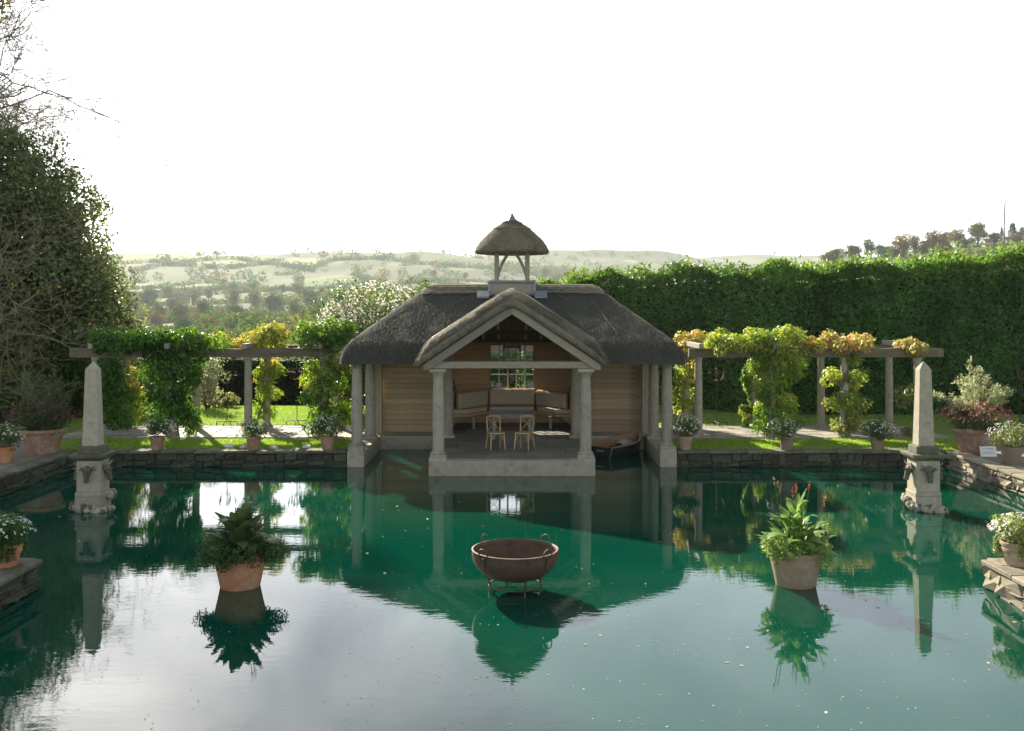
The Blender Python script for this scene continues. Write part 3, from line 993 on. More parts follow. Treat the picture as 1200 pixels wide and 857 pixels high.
# platform, quay sides of the two boat docks
part(MB().box(-2.11, 2.11, 25.35, 33.55, -1.0, FZ - 0.05), "platform", M_stone, bevel=0.015)
for s_ in (-1, 1):
    a, b_ = sorted((s_ * 2.113, s_ * 4.44))
    part(MB().box(a, b_, 30.1, 33.6, -1.0, 0.40), "quay", M_stone, bevel=0.012)
    a, b_ = sorted((s_ * 3.98, s_ * 4.44))
    part(MB().box(a, b_, 26.78, 30.098, -1.0, 0.415), "quay", M_stone, bevel=0.012)
    for (x, y, w, top) in ((1.90, 25.60, 0.45, 0.452), (4.21, 26.99, 0.43, 0.50)):
        part(MB().box(s_ * x - w / 2, s_ * x + w / 2, y - w / 2, y + w / 2, -1.0, top), "plinth_block", M_stone, bevel=0.015)
# slate floor, one flag at a time
y = 25.37
row = 0
while y < 33.3:
    h = [0.62, 0.55, 0.7][row % 3]
    x = -2.09
    while x < 2.05:
        w = min(random.uniform(0.55, 0.95), 2.09 - x)
        if 2.09 - x - w < 0.3:
            w = 2.09 - x
        ob("flagstone", chamfer_mesh(1, 1, 0.05, 0.006, 0.003, random.randint(0, 3)), bh, M_slate, (x + w / 2, y + h / 2 - BO[1], FZ - 0.026 + random.uniform(-.003, .003)), (0, 0, 0), (w - 0.012, h - 0.012, 1))
        x += w
    y += h
    row += 1
# columns
def column_mesh(r, h):
    mm = MB()
    mm.lathe([(r * 0.98, 0.14), (r, 0.2), (r * 1.0, h * 0.35), (r * 0.95, h * 0.7), (r * 0.86, h - 0.16), (r * 0.86, h - 0.13), (r * 1.0, h - 0.11), (r * 1.02, h - 0.085), (r * 0.9, h - 0.08), (r * 1.1, h - 0.04), (r * 1.12, h - 0.0)], 28)
    return mm.mesh("column", True)
def base_mesh(r):
    mm = MB()
    mm.box(-r * 1.38, r * 1.38, -r * 1.38, r * 1.38, 0, 0.06)
    mm.lathe([(r * 1.30, 0.06), (r * 1.36, 0.08), (r * 1.30, 0.105), (r * 1.1, 0.115), (r * 1.05, 0.14)], 28)
    return mm.mesh("column_base", True)
for s_ in (-1, 1):
    for (x, y, z0, z1) in ((1.90, 25.72, 0.45, 2.62), (4.21, 27.05, 0.50, 2.76), (1.90, 29.6, FZ, 2.9), (4.21, 29.6, 0.415, 2.9)):
        c = ob("column", column_mesh(0.152, z1 - z0), bh, M_column, (s_ * x, y - BO[1], z0))
        ob("column_base", base_mesh(0.152), c, M_column)
    part(MB().box(s_ * 1.90 - 0.21, s_ * 1.90 + 0.21, 25.51, 25.93, 2.62, 2.715), "abacus", M_column, bevel=0.01)
    part(MB().box(s_ * 4.14 - 0.12, s_ * 4.14 + 0.12, 30.75, 30.99, 0.40, 2.8), "corner_post", M_oakv, bevel=0.008)
    a, b_ = sorted((s_ * 2.3, s_ * 4.45))
    part(MB().box(a, b_, 26.95, 27.15, 2.762, 2.93), "eaves_beam", M_oak, bevel=0.01)
    part(MB().box(s_ * 1.90 - 0.09, s_ * 1.90 + 0.09, 25.95, 31.0, 2.72, 2.90), "side_beam", M_oak, bevel=0.01)
    part(MB().box(s_ * 2.02 - 0.07, s_ * 2.02 + 0.07, 30.95, 31.08, FZ, 3.1), "door_post", M_warm, bevel=0.006)
part(MB().box(-2.16, 2.16, 25.605, 25.82, 2.72, 2.895), "tie_beam", M_oak, bevel=0.012)
# walls: closed wings and the back wall with its window
for s_ in (-1, 1):
    a, b_ = sorted((s_ * 2.10, s_ * 4.02))
    part(MB().box(a, b_, 31.14, 33.5, 0.40, 3.0), "wing_wall", M_board)
    z = 0.46
    while z < 2.95:
        ob("board", chamfer_mesh(1.95, 0.035, 0.158, 0.006), bh, M_board, (s_ * 3.065, 31.12 - BO[1] + random.uniform(-.004, .004), z + 0.079), (R(2.0), 0, 0))
        ob("board", chamfer_mesh(0.035, 2.2, 0.158, 0.006), bh, M_warm, (s_ * 2.085, 32.25 - BO[1] + random.uniform(-.003, .003), z + 0.079))
        z += 0.163
WX, WZ0, WZ1 = 0.72, 1.54, 3.02
mm = MB()
mm.box(-2.1, -WX, 33.38, 33.5, 0.4, 3.3).box(WX, 2.1, 33.38, 33.5, 0.4, 3.3).box(-WX, WX, 33.38, 33.5, 0.4, WZ0).box(-WX, WX, 33.38, 33.5, WZ1, 3.3)
part(mm, "back_wall", M_warm)
z = FZ
while z < 3.2:
    if z + 0.16 > WZ0 - 0.04 and z < WZ1 + 0.04:
        for s_ in (-1, 1):
            ob("board", chamfer_mesh(1.28, 0.035, 0.158, 0.006), bh, M_warm, (s_ * 1.415, 33.36 - BO[1] + random.uniform(-.003, .003), z + 0.079))
    else:
        ob("board", chamfer_mesh(4.1, 0.035, 0.158, 0.006), bh, M_warm, (0, 33.36 - BO[1], z + 0.079))
    z += 0.163
win = MB()
cx = [-WX + 2 * WX * k / 5 for k in range(6)]
rz_ = [WZ0 + (WZ1 - WZ0) * k / 3 for k in range(4)]
win.box(-WX - 0.05, WX + 0.05, 33.33, 33.5, WZ0 - 0.06, WZ0).box(-WX - 0.05, WX + 0.05, 33.33, 33.5, WZ1, WZ1 + 0.06)
win.box(-WX - 0.05, -WX, 33.33, 33.5, WZ0, WZ1).box(WX, WX + 0.05, 33.33, 33.5, WZ0, WZ1)
wo_ = part(win, "window", M_warm)
for k, x in enumerate(cx[1:-1]):
    w = 0.026 if k in (1, 3) else 0.016
    part(MB().box(x - w, x + w, 33.40, 33.45, WZ0, WZ1), "glazing_bar", M_white, wo_)
for zz in rz_[1:-1]:
    part(MB().box(-WX, WX, 33.405, 33.445, zz - 0.016, zz + 0.016), "glazing_bar", M_white, wo_)
part(MB().box(-WX - 0.1, WX + 0.1, 33.22, 33.36, WZ0 - 0.10, WZ0 - 0.061), "sill", M_white, wo_)
for i in range(5):
    for j in range(3):
        part(MB().box(cx[i] + 0.014, cx[i + 1] - 0.014, 33.424, 33.428, rz_[j] + 0.014, rz_[j + 1] - 0.014), "pane", M_glass, wo_)
# inside of the roof: wall plate, collar, rafters
part(MB().box(-2.0, 2.0, 33.18, 33.32, 3.12, 3.22), "wall_plate", M_dark)
part(MB().box(-1.55, 1.55, 31.6, 31.75, 3.42, 3.56), "collar_beam", M_dark)
for x in (-1.45, -0.95, -0.45, 0.45, 0.95, 1.45):
    part(MB().bar((x, 33.3, 3.22), (x, 30.3, 4.30), 0.07, 0.1), "rafter", M_warm)
for s_ in (-1, 1):
    for yy in (26.5, 27.3, 28.1, 28.9):
        part(MB().bar((s_ * 2.05, yy, 2.86), (0, yy, 4.33), 0.07, 0.1), "rafter", M_warm)

# ---- thatch
RBB = 4.3
RA, RY, RB, RE, RT = 4.70, 30.05, 3.55, 2.745, 0.40      # half length, ridge line, half depth, eaves height, thickness
RZ = 4.95
GA, GY0, GE, GT, GZ = 2.44, 25.40, 2.75, 0.52, 4.79    # gable: half width, front, eaves height, thickness, crest
def edge_round(e, r):
    q = np.clip(e / r, 0, 1)
    return np.sqrt(np.maximum(0, 1 - (1 - q) ** 2))
def main_roof(x, y):
    ax, ay = np.abs(x), np.abs(y - RY)
    rb = np.where(y < RY, RB, RBB)
    u, v = (RA - ax) / 2.19, (rb - ay) / rb
    t = 0.5 * (u + v - np.sqrt((u - v) ** 2 + 0.004))
    t = 1 - 0.5 * ((1 - t) + np.sqrt((1 - t) ** 2 + 0.0015)) + 0.02
    e = np.minimum(RA - ax, rb - ay)
    t = np.clip(t, 0, 1)
    bot = RE + (RZ - RE - RT) * t
    return bot + RT * edge_round(e, 0.42), bot
def gable_top(x):
    t = 1 - np.sqrt(x * x + 0.02) / GA
    return GE + (GZ - GE - GT + 0.1) * np.clip(t, 0, 1) + GT * edge_round(GA - np.abs(x), 0.40)
def roof_sheet(fn_keep, nx, ny, which):
    sx = np.linspace(-1, 1, nx)
    sx = np.sign(sx) * (1 - (1 - np.abs(sx)) ** 1.25)
    sy = np.linspace(-1, 1, ny)
    sy = np.sign(sy) * (1 - (1 - np.abs(sy)) ** 1.25)
    X, Y = np.meshgrid(sx * RA, RY + np.where(sy < 0, sy * RB, sy * RBB))
    x, y = X.ravel(), Y.ravel()
    # rounded corners of the eaves
    k = np.clip((np.abs(x) - (RA - 0.5)) / 0.5, 0, 1) * np.clip((np.abs(y - RY) - (np.where(y < RY, RB, RBB) - 0.5)) / 0.5, 0, 1)
    top, bot = main_roof(x, y)
    z = (top if which == 'top' else bot) + sinnoise(np.stack([x, y], 1), 0.9, 4, 3) * (0.012 if which == 'top' else 0.0)
    x = x - np.sign(x) * k * 0.14
    y = y - np.sign(y - RY) * k * 0.14
    V = np.stack([x, y - BO[1], z], 1)
    idx = np.arange(nx * ny).reshape(ny, nx)
    Fq = np.stack([idx[:-1, :-1], idx[:-1, 1:], idx[1:, 1:], idx[1:, :-1]], -1).reshape(-1, 4)
    cx_, cy_ = x[Fq].mean(1), y[Fq].mean(1)
    drop = (np.abs(cx_) < GA - 0.15) & (cy_ < 29.35) & (gable_top(cx_) > main_roof(cx_, cy_)[0] + (0.10 if which == 'top' else -0.1))
    return np_mesh("thatch", V, Fq[~drop], True)
ob("thatch_roof", roof_sheet(None, 190, 150, 'top'), bh, M_thatch)
ob("roof_lining", roof_sheet(None, 60, 50, 'bot'), bh, M_dark)
def gable_mesh(nx, ny):
    sx = np.linspace(-1, 1, nx)
    sx = np.sign(sx) * (1 - (1 - np.abs(sx)) ** 1.4)
    sy = np.linspace(0, 1, ny) ** 1.8
    Y0, Y1 = GY0, 29.9
    rings = []
    for yy in Y0 + sy * (Y1 - Y0):
        x = sx * GA
        t = np.clip(1 - np.sqrt(x * x + 0.02) / GA, 0, 1)
        bot = GE + (GZ - GE - GT + 0.1) * t
        th = GT * edge_round(GA - np.abs(x), 0.40)
        f = edge_round(np.array([yy - Y0]), 0.80)[0]
        fb_ = edge_round(np.array([yy - Y0]), 0.10)[0]
        mid = bot + th * 0.25
        nz_ = sinnoise(np.stack([x, np.full(nx, yy)], 1), 0.7, 9, 2) * 0.025
        top_, bot_ = mid + th * 0.75 * f + nz_, mid - th * 0.25 * fb_ + nz_ * 0.5
        rings.append((x, yy, top_, bot_))
    V, Fq = [], []
    for (x, yy, t_, b_) in rings:
        V += [(x[i], yy - BO[1], t_[i]) for i in range(nx)]
    for j in range(ny - 1):
        for i in range(nx - 1):
            Fq.append((j * nx + i, j * nx + i + 1, (j + 1) * nx + i + 1, (j + 1) * nx + i))
    o = len(V)
    for (x, yy, t_, b_) in rings:
        V += [(x[i], yy - BO[1], b_[i]) for i in range(nx)]
    for j in range(ny - 1):
        for i in range(nx - 1):
            Fq.append((o + j * nx + i, o + (j + 1) * nx + i, o + (j + 1) * nx + i + 1, o + j * nx + i + 1))
    return np_mesh("gable_thatch", np.array(V), np.array(Fq), True)
ob("gable_thatch", gable_mesh(80, 60), bh, M_thatchg)
# bargeboards under the gable thatch, lead in the valleys
sl = (GZ - GE - GT + 0.1) / GA
for s_ in (-1, 1):
    z_a = GE + sl * GA - 0.015
    poly = [(0, z_a), (s_ * 2.28, GE + sl * 0.14 - 0.02), (s_ * 2.28, GE + sl * 0.14 - 0.17), (s_ * 2.12, GE + sl * 0.30 - 0.25), (0, z_a - 0.24)]
    part(MB().extrude(poly, 'y', 25.53, 25.595), "bargeboard", M_oak, bevel=0.008)
    pts = []
    for k in range(15):
        yy = 26.55 + k * 0.17
        xs = np.linspace(0.05, 2.6, 200)
        d = gable_top(xs) - main_roof(xs, np.full(200, yy))[0]
        i = int(np.argmin(np.abs(d)))
        pts.append((xs[i], yy, float(main_roof(xs[i:i + 1], np.array([yy]))[0][0])))
    mm = MB()
    vs_, fs = [], []
    for (x, yy, z) in pts:
        vs_ += [(s_ * (x - 0.02), yy, z + 0.03), (s_ * (x + 0.05), yy, z + 0.012), (s_ * (x + 0.11), yy, z - 0.01)]
    for k in range(len(pts) - 1):
        for j in range(2):
            fs.append((3 * k + j, 3 * k + j + 1, 3 * k + j + 4, 3 * k + j + 3))
    mm.add(vs_, fs)
    part(mm, "lead_valley", M_lead, smooth='all')
# ridge roll and its hazel rods
def on_roof(x, y, up=0.02):
    return (x, y, float(main_roof(np.array([x]), np.array([y]))[0][0]) + up)
mm = MB()
def ridge_cap(u, v):
    x = -2.72 + 5.44 * u
    yy = RY - 0.62 + 1.24 * v
    scal = 0.045 * abs(math.sin(x * 5.2))
    yy2 = RY + (yy - RY) * (1 + scal)
    p = on_roof(x, yy2, 0.045)
    return p
mm.grid(ridge_cap, 60, 16)
part(mm, "ridge_cap", M_thatchg, smooth='all', fix=False)
for (ya, yb_) in ((-0.56, -0.56), (-0.16, -0.16)):
    part(MB().tube([on_roof(-2.6 + 5.2 * k / 30, RY + ya, 0.065) for k in range(31)], 0.012, 5), "hazel_rod", M_twig)
for k in range(16):
    x0 = -2.6 + 0.325 * k
    for (a, b_) in ((0, 0.325), (0.325, 0)):
        part(MB().tube([on_roof(x0 + a + (b_ - a) * q / 4, RY - 0.54 + 0.36 * q / 4, 0.068) for q in range(5)], 0.009, 4), "hazel_rod", M_twig)
for (x0, y0, x1, y1) in ((-1.2, 29.4, -3.4, 27.1), (-2.3, 29.5, -3.6, 27.9), (1.3, 29.5, 3.6, 26.9), (2.2, 29.6, 2.9, 27.2)):
    part(MB().tube([on_roof(x0 + (x1 - x0) * q / 16, y0 + (y1 - y0) * q / 16, 0.004) for q in range(17)], 0.005, 4), "net_wire", M_grey)
# loose straw over the thatch and along its edges
def straw_on(P, D, n, L, W, base):
    N = np.tile([0, 0, 1.0], (n, 1)) + 0.2 * RNG.normal(size=(n, 3))
    D = unit(D + 0.16 * RNG.normal(size=D.shape))
    S = unit(np.cross(D, N))
    l = L * RNG.uniform(0.5, 1.4, size=(n, 1))
    w = W * RNG.uniform(0.6, 1.3, size=(n, 1))
    V = np.stack([P - S * w, P + S * w, P + D * l + S * w * 0.4, P + D * l - S * w * 0.4], 1).reshape(-1, 3)
    C = np.repeat(np.array(base) * RNG.uniform(0.65, 1.35, size=(n, 1)), 4, 0)
    return V, np.arange(n * 4).reshape(n, 4), C
n = 26000
x = RNG.uniform(-RA + 0.02, RA - 0.02, n)
y = RNG.uniform(RY - RB + 0.02, RY + 0.6, n)
ok = ~((np.abs(x) < GA) & (gable_top(x) > main_roof(x, y)[0] - 0.02) & (y < 30))
x, y = x[ok], y[ok]
n = len(x)
z0_, z1_ = main_roof(x, y)[0], main_roof(x, y - 0.1)[0]
hip = (RA - np.abs(x)) / 2.19 < (RB - np.abs(y - RY)) / RB
D = np.where(hip[:, None], np.stack([np.sign(x), 0 * x, 0 * x - 0.9], 1), np.stack([0 * x, 0 * x - 1, 0 * x - 0.55], 1))
sp = [straw_on(np.stack([x, y, z0_ + 0.004], 1), D, n, 0.16, 0.006, (0.085, 0.084, 0.066))]
n = 9000
x = RNG.uniform(-GA + 0.02, GA - 0.02, n)
y = GY0 + RNG.uniform(0, 1, n) ** 1.6 * 3.8 + 0.03
f = edge_round(y - GY0, 0.80)
t = np.clip(1 - np.sqrt(x * x + 0.02) / GA, 0, 1)
bot = GE + (GZ - GE - GT + 0.1) * t
th = GT * edge_round(GA - np.abs(x), 0.40)
zz = bot + th * (0.25 + 0.75 * f)
ok = zz > main_roof(x, y)[0] - 0.03
x, y, zz = x[ok], y[ok], zz[ok]
n = len(x)
sp.append(straw_on(np.stack([x, y, zz + 0.004], 1), np.stack([np.sign(x), 0 * x - 0.1, 0 * x - 0.75], 1), n, 0.14, 0.007, (0.20, 0.18, 0.13)))
stuff(leaf_obj("straw", sp, M_straw, bh, BO))

# ---- cupola on the ridge
CY = RY
cb = part(MB().box(-0.62, 0.62, CY - 0.62, CY + 0.62, 4.45, 5.02), "cupola_base", M_oakv)
part(MB().box(-0.70, 0.70, CY - 0.70, CY + 0.70, 5.02, 5.09), "lead_cap", M_lead, cb, bevel=0.015)
for s_ in (-1, 1):
    part(MB().box(s_ * 0.66 - 0.05, s_ * 0.66 + 0.05, CY - 0.66, CY - 0.60, 4.62, 5.02), "lead_flashing", M_lead, cb)
    part(MB().extrude([(CY - 0.95, 4.56), (CY - 0.62, 4.72), (CY - 0.62, 4.78), (CY - 0.95, 4.615)], 'x', s_ * 0.85 - 0.18, s_ * 0.85 + 0.18), "lead_flashing", M_lead, cb)
for sx in (-1, 1):
    for sy in (-1, 1):
        part(MB().box(sx * 0.46 - 0.062, sx * 0.46 + 0.062, CY + sy * 0.46 - 0.062, CY + sy * 0.46 + 0.062, 5.09, 5.96), "cupola_post", M_oakv, bevel=0.006)
def brace(a, b_, w=0.09):
    """curved brace from low on a post to the head beam"""
    a, b_ = Vector(a), Vector(b_)
    c = Vector((b_.x * 0.35 + a.x * 0.65, b_.y * 0.35 + a.y * 0.65, a.z * 0.35 + b_.z * 0.65))
    pts = [(1 - t) ** 2 * a + 2 * t * (1 - t) * c + t * t * b_ for t in [k / 8 for k in range(9)]]
    mm = MB()
    for k in range(8):
        mm.bar(pts[k], pts[k + 1] + (pts[k + 1] - pts[k]) * 0.08, 0.06, w, (0, 1, 0) if abs(a.y - b_.y) < .01 else (1, 0, 0))
    return mm
for sy in (-1, 1):
    for sx in (-1, 1):
        part(brace((sx * 0.42, CY + sy * 0.455, 5.25), (sx * 0.07, CY + sy * 0.455, 5.96)), "brace", M_oakv)
        part(brace((sy * 0.455, CY + sx * 0.42, 5.25), (sy * 0.455, CY + sx * 0.07, 5.96)), "brace", M_oakv)
cap = MB()
prof = [(r_, z_ - 0.045) for r_, z_ in [(0.02, 5.99), (0.9, 5.955), (1.06, 5.945), (1.11, 5.985), (1.105, 6.05), (1.06, 6.16), (0.96, 6.30), (0.84, 6.44), (0.70, 6.57), (0.55, 6.69), (0.54, 6.715), (0.40, 6.80), (0.28, 6.87), (0.27, 6.89), (0.15, 6.94), (0.10, 6.95)]]
cap.lathe(prof, 72, (0, CY, 0), jit=0.008)
cap_o = part(cap, "thatch_cap", M_thatchc, smooth='all')
for (r_, z_) in ((0.565, 6.665), (0.29, 6.845)):
    part(MB().tube([(r_ * math.cos(a * math.pi / 18), CY + r_ * math.sin(a * math.pi / 18), z_) for a in range(36)], 0.012, 5, closed=True), "hazel_rod", M_twig, cap_o)
part(MB().lathe([(0.165, 6.84), (0.17, 6.88), (0.10, 6.98), (0.05, 7.07), (0.01, 7.15)], 8, (0, CY, 0)), "lead_finial", M_lead, cap_o)
n = 5000
a = RNG.uniform(0, 6.283, n)
q = RNG.uniform(0, 1, n)
pr = np.array(prof[3:])
ti = q ** 0.7 * (len(pr) - 1.01)
i0 = ti.astype(int)
fr_ = (ti - i0)[:, None]
rz2 = pr[i0] * (1 - fr_) + pr[i0 + 1] * fr_
tang = unit(np.concatenate([pr[i0] - pr[i0 + 1], np.zeros((n, 1))], 1))
P = np.stack([rz2[:, 0] * np.cos(a) * 1.005, CY + rz2[:, 0] * np.sin(a) * 1.005, rz2[:, 1] + 0.004], 1)
Dd = np.stack([tang[:, 0] * np.cos(a), tang[:, 0] * np.sin(a), tang[:, 1]], 1)
stuff(leaf_obj("straw", [straw_on(P, Dd, n, 0.10, 0.006, (0.20, 0.175, 0.12))], M_straw, cap_o, BO))

# ================================================================== FURNITURE IN THE PORCH
# U-shaped bench
so = thing("corner_bench", "U-shaped bench with beige linen cushions along the boathouse back wall", "bench", (0, 32.3, FZ))
so_off = (0, 32.3, FZ)
def spart(mb, name, mat, parent=so, **k):
    mb.off = so_off
    return mb.build(name, mat, parent, **k)
plan_l = [(-1.98, 31.45), (-1.38, 31.45), (-0.78, 32.42), (-0.78, 33.28), (-1.98, 33.28)]
plan_b = [(-0.77, 32.42), (0.77, 32.42), (0.77, 33.28), (-0.77, 33.28)]
for nm, pl in (("seat_frame", plan_l), ("seat_frame", [(-a_, b_) for a_, b_ in plan_l]), ("seat_frame", plan_b)):
    spart(MB().extrude(pl, 'z', 0.83, 0.905), nm, M_warm, bevel=0.008)
def inset(pl, d):
    c = (sum(p[0] for p in pl) / len(pl), sum(p[1] for p in pl) / len(pl))
    return [(p[0] + (c[0] - p[0]) * d, p[1] + (c[1] - p[1]) * d) for p in pl]
for pl in (plan_l, [(-a_, b_) for a_, b_ in plan_l], plan_b):
    spart(MB().extrude(inset(pl, 0.035), 'z', 0.91, 1.06), "seat_cushion", M_fabric, bevel=0.05)
for s_ in (-1, 1):
    spart(MB().bar((s_ * 1.72, 31.62, 1.31), (s_ * 0.84, 33.0, 1.31), 0.18, 0.52), "back_cushion", M_fabric, bevel=0.07)
    a, b_ = sorted((s_ * 0.02, s_ * 0.74))
    spart(MB().box(s_ * 1.90 - 0.05, s_ * 1.90 + 0.05, 31.47, 33.2, 0.91, 1.62), "side_panel", M_warm, bevel=0.01)
    for (x, y) in ((1.22, 31.62), (0.72, 32.5)):
        spart(MB().box(s_ * x - 0.045, s_ * x + 0.045, y - 0.045, y + 0.045, FZ, 0.83), "leg", M_grey, bevel=0.006)
    spart(MB().extrude([(s_ * 1.96, 0.83), (s_ * 1.58, 0.83), (s_ * 1.64, 0.74), (s_ * 1.80, 0.62), (s_ * 1.88, 0.46), (s_ * 1.96, 0.44)], 'y', 31.50, 31.55), "bracket", M_grey)
spart(MB().box(-0.75, 0.75, 33.0, 33.19, 1.05, 1.57), "back_cushion", M_fabric, bevel=0.07)
spart(MB().box(-0.9, 0.9, 33.19, 33.33, 1.50, 1.58), "back_rail", M_warm, bevel=0.01)
# table
tb = thing("table", "grey wooden table with turned legs behind the two cross-back chairs", "table", (0.0, 29.3, FZ))
MB().box(-0.64, 0.64, -0.36, 0.36, 0.70, 0.755).build("table_top", M_grey, tb, bevel=0.012)
MB().box(-0.56, 0.56, -0.28, 0.28, 0.62, 0.70).build("apron", M_grey, tb, bevel=0.006)
for sx in (-1, 1):
    for sy in (-1, 1):
        MB().lathe([(0.035, 0), (0.05, 0.04), (0.035, 0.08), (0.06, 0.3), (0.065, 0.42), (0.04, 0.50), (0.06, 0.53), (0.06, 0.62)], 14, (sx * 0.52, sy * 0.25, 0)).build("leg", M_grey, tb, smooth=True)
# two cross-back chairs
def make_chair(label, loc, rz):
    """front of the seat towards -y"""
    t = thing("cross_back_chair", label, "chair", loc, rz, "cross-back chairs on the porch")
    s = MB()
    def seat(u, v):
        a = 2 * math.pi * u
        r = 0.5 * (abs(math.cos(a)) ** 4 + abs(math.sin(a)) ** 4) ** (-0.25)
        w = 0.42 + 0.03 * (0.5 - 0.5 * math.sin(a))
        return (math.cos(a) * r * w, math.sin(a) * r * 0.42, 0)
    ring = [seat(k / 28, 0) for k in range(28)]
    s.add([(x, y, 0.435) for x, y, _ in ring] + [(x, y, 0.47) for x, y, _ in ring], [tuple(range(27, -1, -1)), tuple(range(28, 56))] + [(k, (k + 1) % 28, 28 + (k + 1) % 28, 28 + k) for k in range(28)])
    s.build("seat", M_cane, t, bevel=0.008)
    for sx in (-1, 1):
        MB().tube([(sx * 0.18, -0.17, 0.45), (sx * 0.19, -0.185, 0.25), (sx * 0.205, -0.21, 0.0)], [0.02, 0.018, 0.014], 8).build("leg", M_cane, t, smooth=True)
        MB().tube([(sx * 0.205, 0.27, 0.0), (sx * 0.19, 0.20, 0.25), (sx * 0.18, 0.18, 0.45), (sx * 0.185, 0.205, 0.66), (sx * 0.195, 0.25, 0.87)], [0.014, 0.018, 0.02, 0.018, 0.015], 8).build("leg", M_cane, t, smooth=True)
        MB().tube([(sx * 0.175, 0.185, 0.49), (sx * 0.02, 0.205, 0.66), (-sx * 0.16, 0.235, 0.82)], [0.011] * 3, 6).build("cross_bar", M_cane, t, smooth=True)
        MB().tube([(sx * 0.19, -0.185, 0.24), (sx * 0.17, -0.10, 0.38), (sx * 0.165, 0.0, 0.43), (sx * 0.17, 0.10, 0.38), (sx * 0.19, 0.2, 0.24)], 0.009, 6).build("stretcher", M_cane, t, smooth=True)
    MB().tube([(-0.185, -0.18, 0.24), (-0.10, -0.165, 0.38), (0, -0.16, 0.43), (0.10, -0.165, 0.38), (0.185, -0.18, 0.24)], 0.009, 6).build("stretcher", M_cane, t, smooth=True)
    MB().tube([(-0.205, 0.235, 0.85), (-0.1, 0.268, 0.875), (0, 0.278, 0.88), (0.1, 0.268, 0.875), (0.205, 0.235, 0.85)], [0.018, 0.024, 0.026, 0.024, 0.018], 8).build("top_rail", M_cane, t, smooth=True)
    return t
make_chair("pale wooden cross-back chair turned a little towards the moored boat side", (-0.44, 27.1, FZ), R(18))
make_chair("pale wooden cross-back chair turned a little away from the moored boat", (0.33, 27.1, FZ), R(-22))
# hanging iron lantern
lt = thing("hanging_lantern", "black wrought iron lantern hanging in the porch gable", "lantern", (0, 29.4, 2.5))
fr_ = MB()
for sx in (-1, 1):
    for sy in (-1, 1):
        fr_.bar((sx * 0.24, sy * 0.24, 0.0), (sx * 0.24, sy * 0.24, 0.62), 0.038, 0.038)
        fr_.tube([(sx * 0.24, sy * 0.24, 0.62), (sx * 0.2, sy * 0.2, 0.78), (sx * 0.06, sy * 0.06, 0.84), (sx * 0.03, sy * 0.03, 0.98)], 0.012, 5)
for z in (0.0, 0.62):
    for a_ in (0, 1):
        for s_ in (-1, 1):
            p, q = ((-0.25, s_ * 0.24, z), (0.25, s_ * 0.24, z)) if a_ == 0 else ((s_ * 0.24, -0.25, z), (s_ * 0.24, 0.25, z))
            fr_.bar(p, q, 0.045, 0.055)
fr_.box(-0.25, 0.25, -0.25, 0.25, -0.03, -0.005)
fr_.build("frame", M_iron, lt)
MB().tube([(0, 0, 0.95), (0, 0, 1.84)], 0.012, 6).build("chain", M_iron, lt)
MB().tube([(0.07 * math.cos(k * .5236), 0, 1.03 + 0.07 * math.sin(k * .5236)) for k in range(12)], 0.012, 5, closed=True).build("hanging_ring", M_iron, lt)
for k in range(3):
    MB().lathe([(0.03, 0), (0.03, 0.18)], 10, (-0.1 + 0.1 * k, 0.05 * (k % 2), 0.0)).build("candle", M_white, lt, smooth=True)
# storm lantern on the bench side
sl_ = thing("storm_lantern", "small iron storm lantern standing on the bench side under the lit wall boards", "lantern", (-1.90, 31.75, 1.62))
fr_ = MB()
fr_.lathe([(0.08, 0), (0.085, 0.03), (0.05, 0.04)], 12)
fr_.lathe([(0.09, 0.26), (0.05, 0.32), (0.02, 0.36)], 12)
for k in range(4):
    a_ = k * 1.571 + 0.5
    fr_.tube([(0.08 * math.cos(a_), 0.08 * math.sin(a_), 0.02), (0.105 * math.cos(a_), 0.105 * math.sin(a_), 0.14), (0.085 * math.cos(a_), 0.085 * math.sin(a_), 0.27)], 0.007, 5)
fr_.build("frame", M_iron, sl_)
MB().tube([(-0.06, 0, 0.33), (-0.05, 0, 0.42), (0, 0, 0.45), (0.05, 0, 0.42), (0.06, 0, 0.33)], 0.006, 5).build("handle", M_iron, sl_)
MB().lathe([(0.05, 0.03), (0.072, 0.12), (0.068, 0.2), (0.045, 0.27)], 14, cap=False).build("glass_chimney", M_glass, sl_, smooth='all')

# ================================================================== THE BOAT in the right dock
B0 = Vector((2.50, 28.25, 0))
bdir = Vector((0.60, 0.80, 0)).normalized()
bt = thing("rowing_boat", "small dark green rowing boat with tan timber inside, moored beside the porch", "boat", B0, math.atan2(bdir.y, bdir.x) )
BL = 2.15
def hull_sec(u):
    w = 0.43 * (1 - 0.10 * (1 - u) ** 2) * (1 - max(0, (u - 0.35) / 0.65) ** 2.2) + 0.10 * math.sin(math.pi * min(u, .8))
    top = 0.33 + 0.20 * u ** 2.2
    return max(w, 0.012), top
def hull_pt(u, v, inset_=0.0):
    """v: -1 port gunwale .. 0 keel .. 1 starboard gunwale"""
    w, top = hull_sec(u)
    w = max(w - inset_, 0.006)
    a = abs(v)
    keel = -0.16 + 0.10 * u ** 3 + inset_
    yy = math.copysign(w * math.sin(a * math.pi / 2) ** 0.75, v) if v else 0.0
    zz = keel + (top - keel) * (1 - math.cos(a * math.pi / 2)) ** 0.9
    return (u * BL + 0.16 * u * a * a, yy, zz)
MB().grid(lambda u, v: hull_pt(u, v * 2 - 1), 20, 24).add([hull_pt(0, -1 + k / 12) for k in range(25)], [tuple(range(25))]).build("hull", M_hull, bt, smooth=True)
MB().grid(lambda u, v: hull_pt(0.02 + u * 0.95, v * 2 - 1, 0.03), 20, 24).build("lining", M_ply, bt, smooth=True)
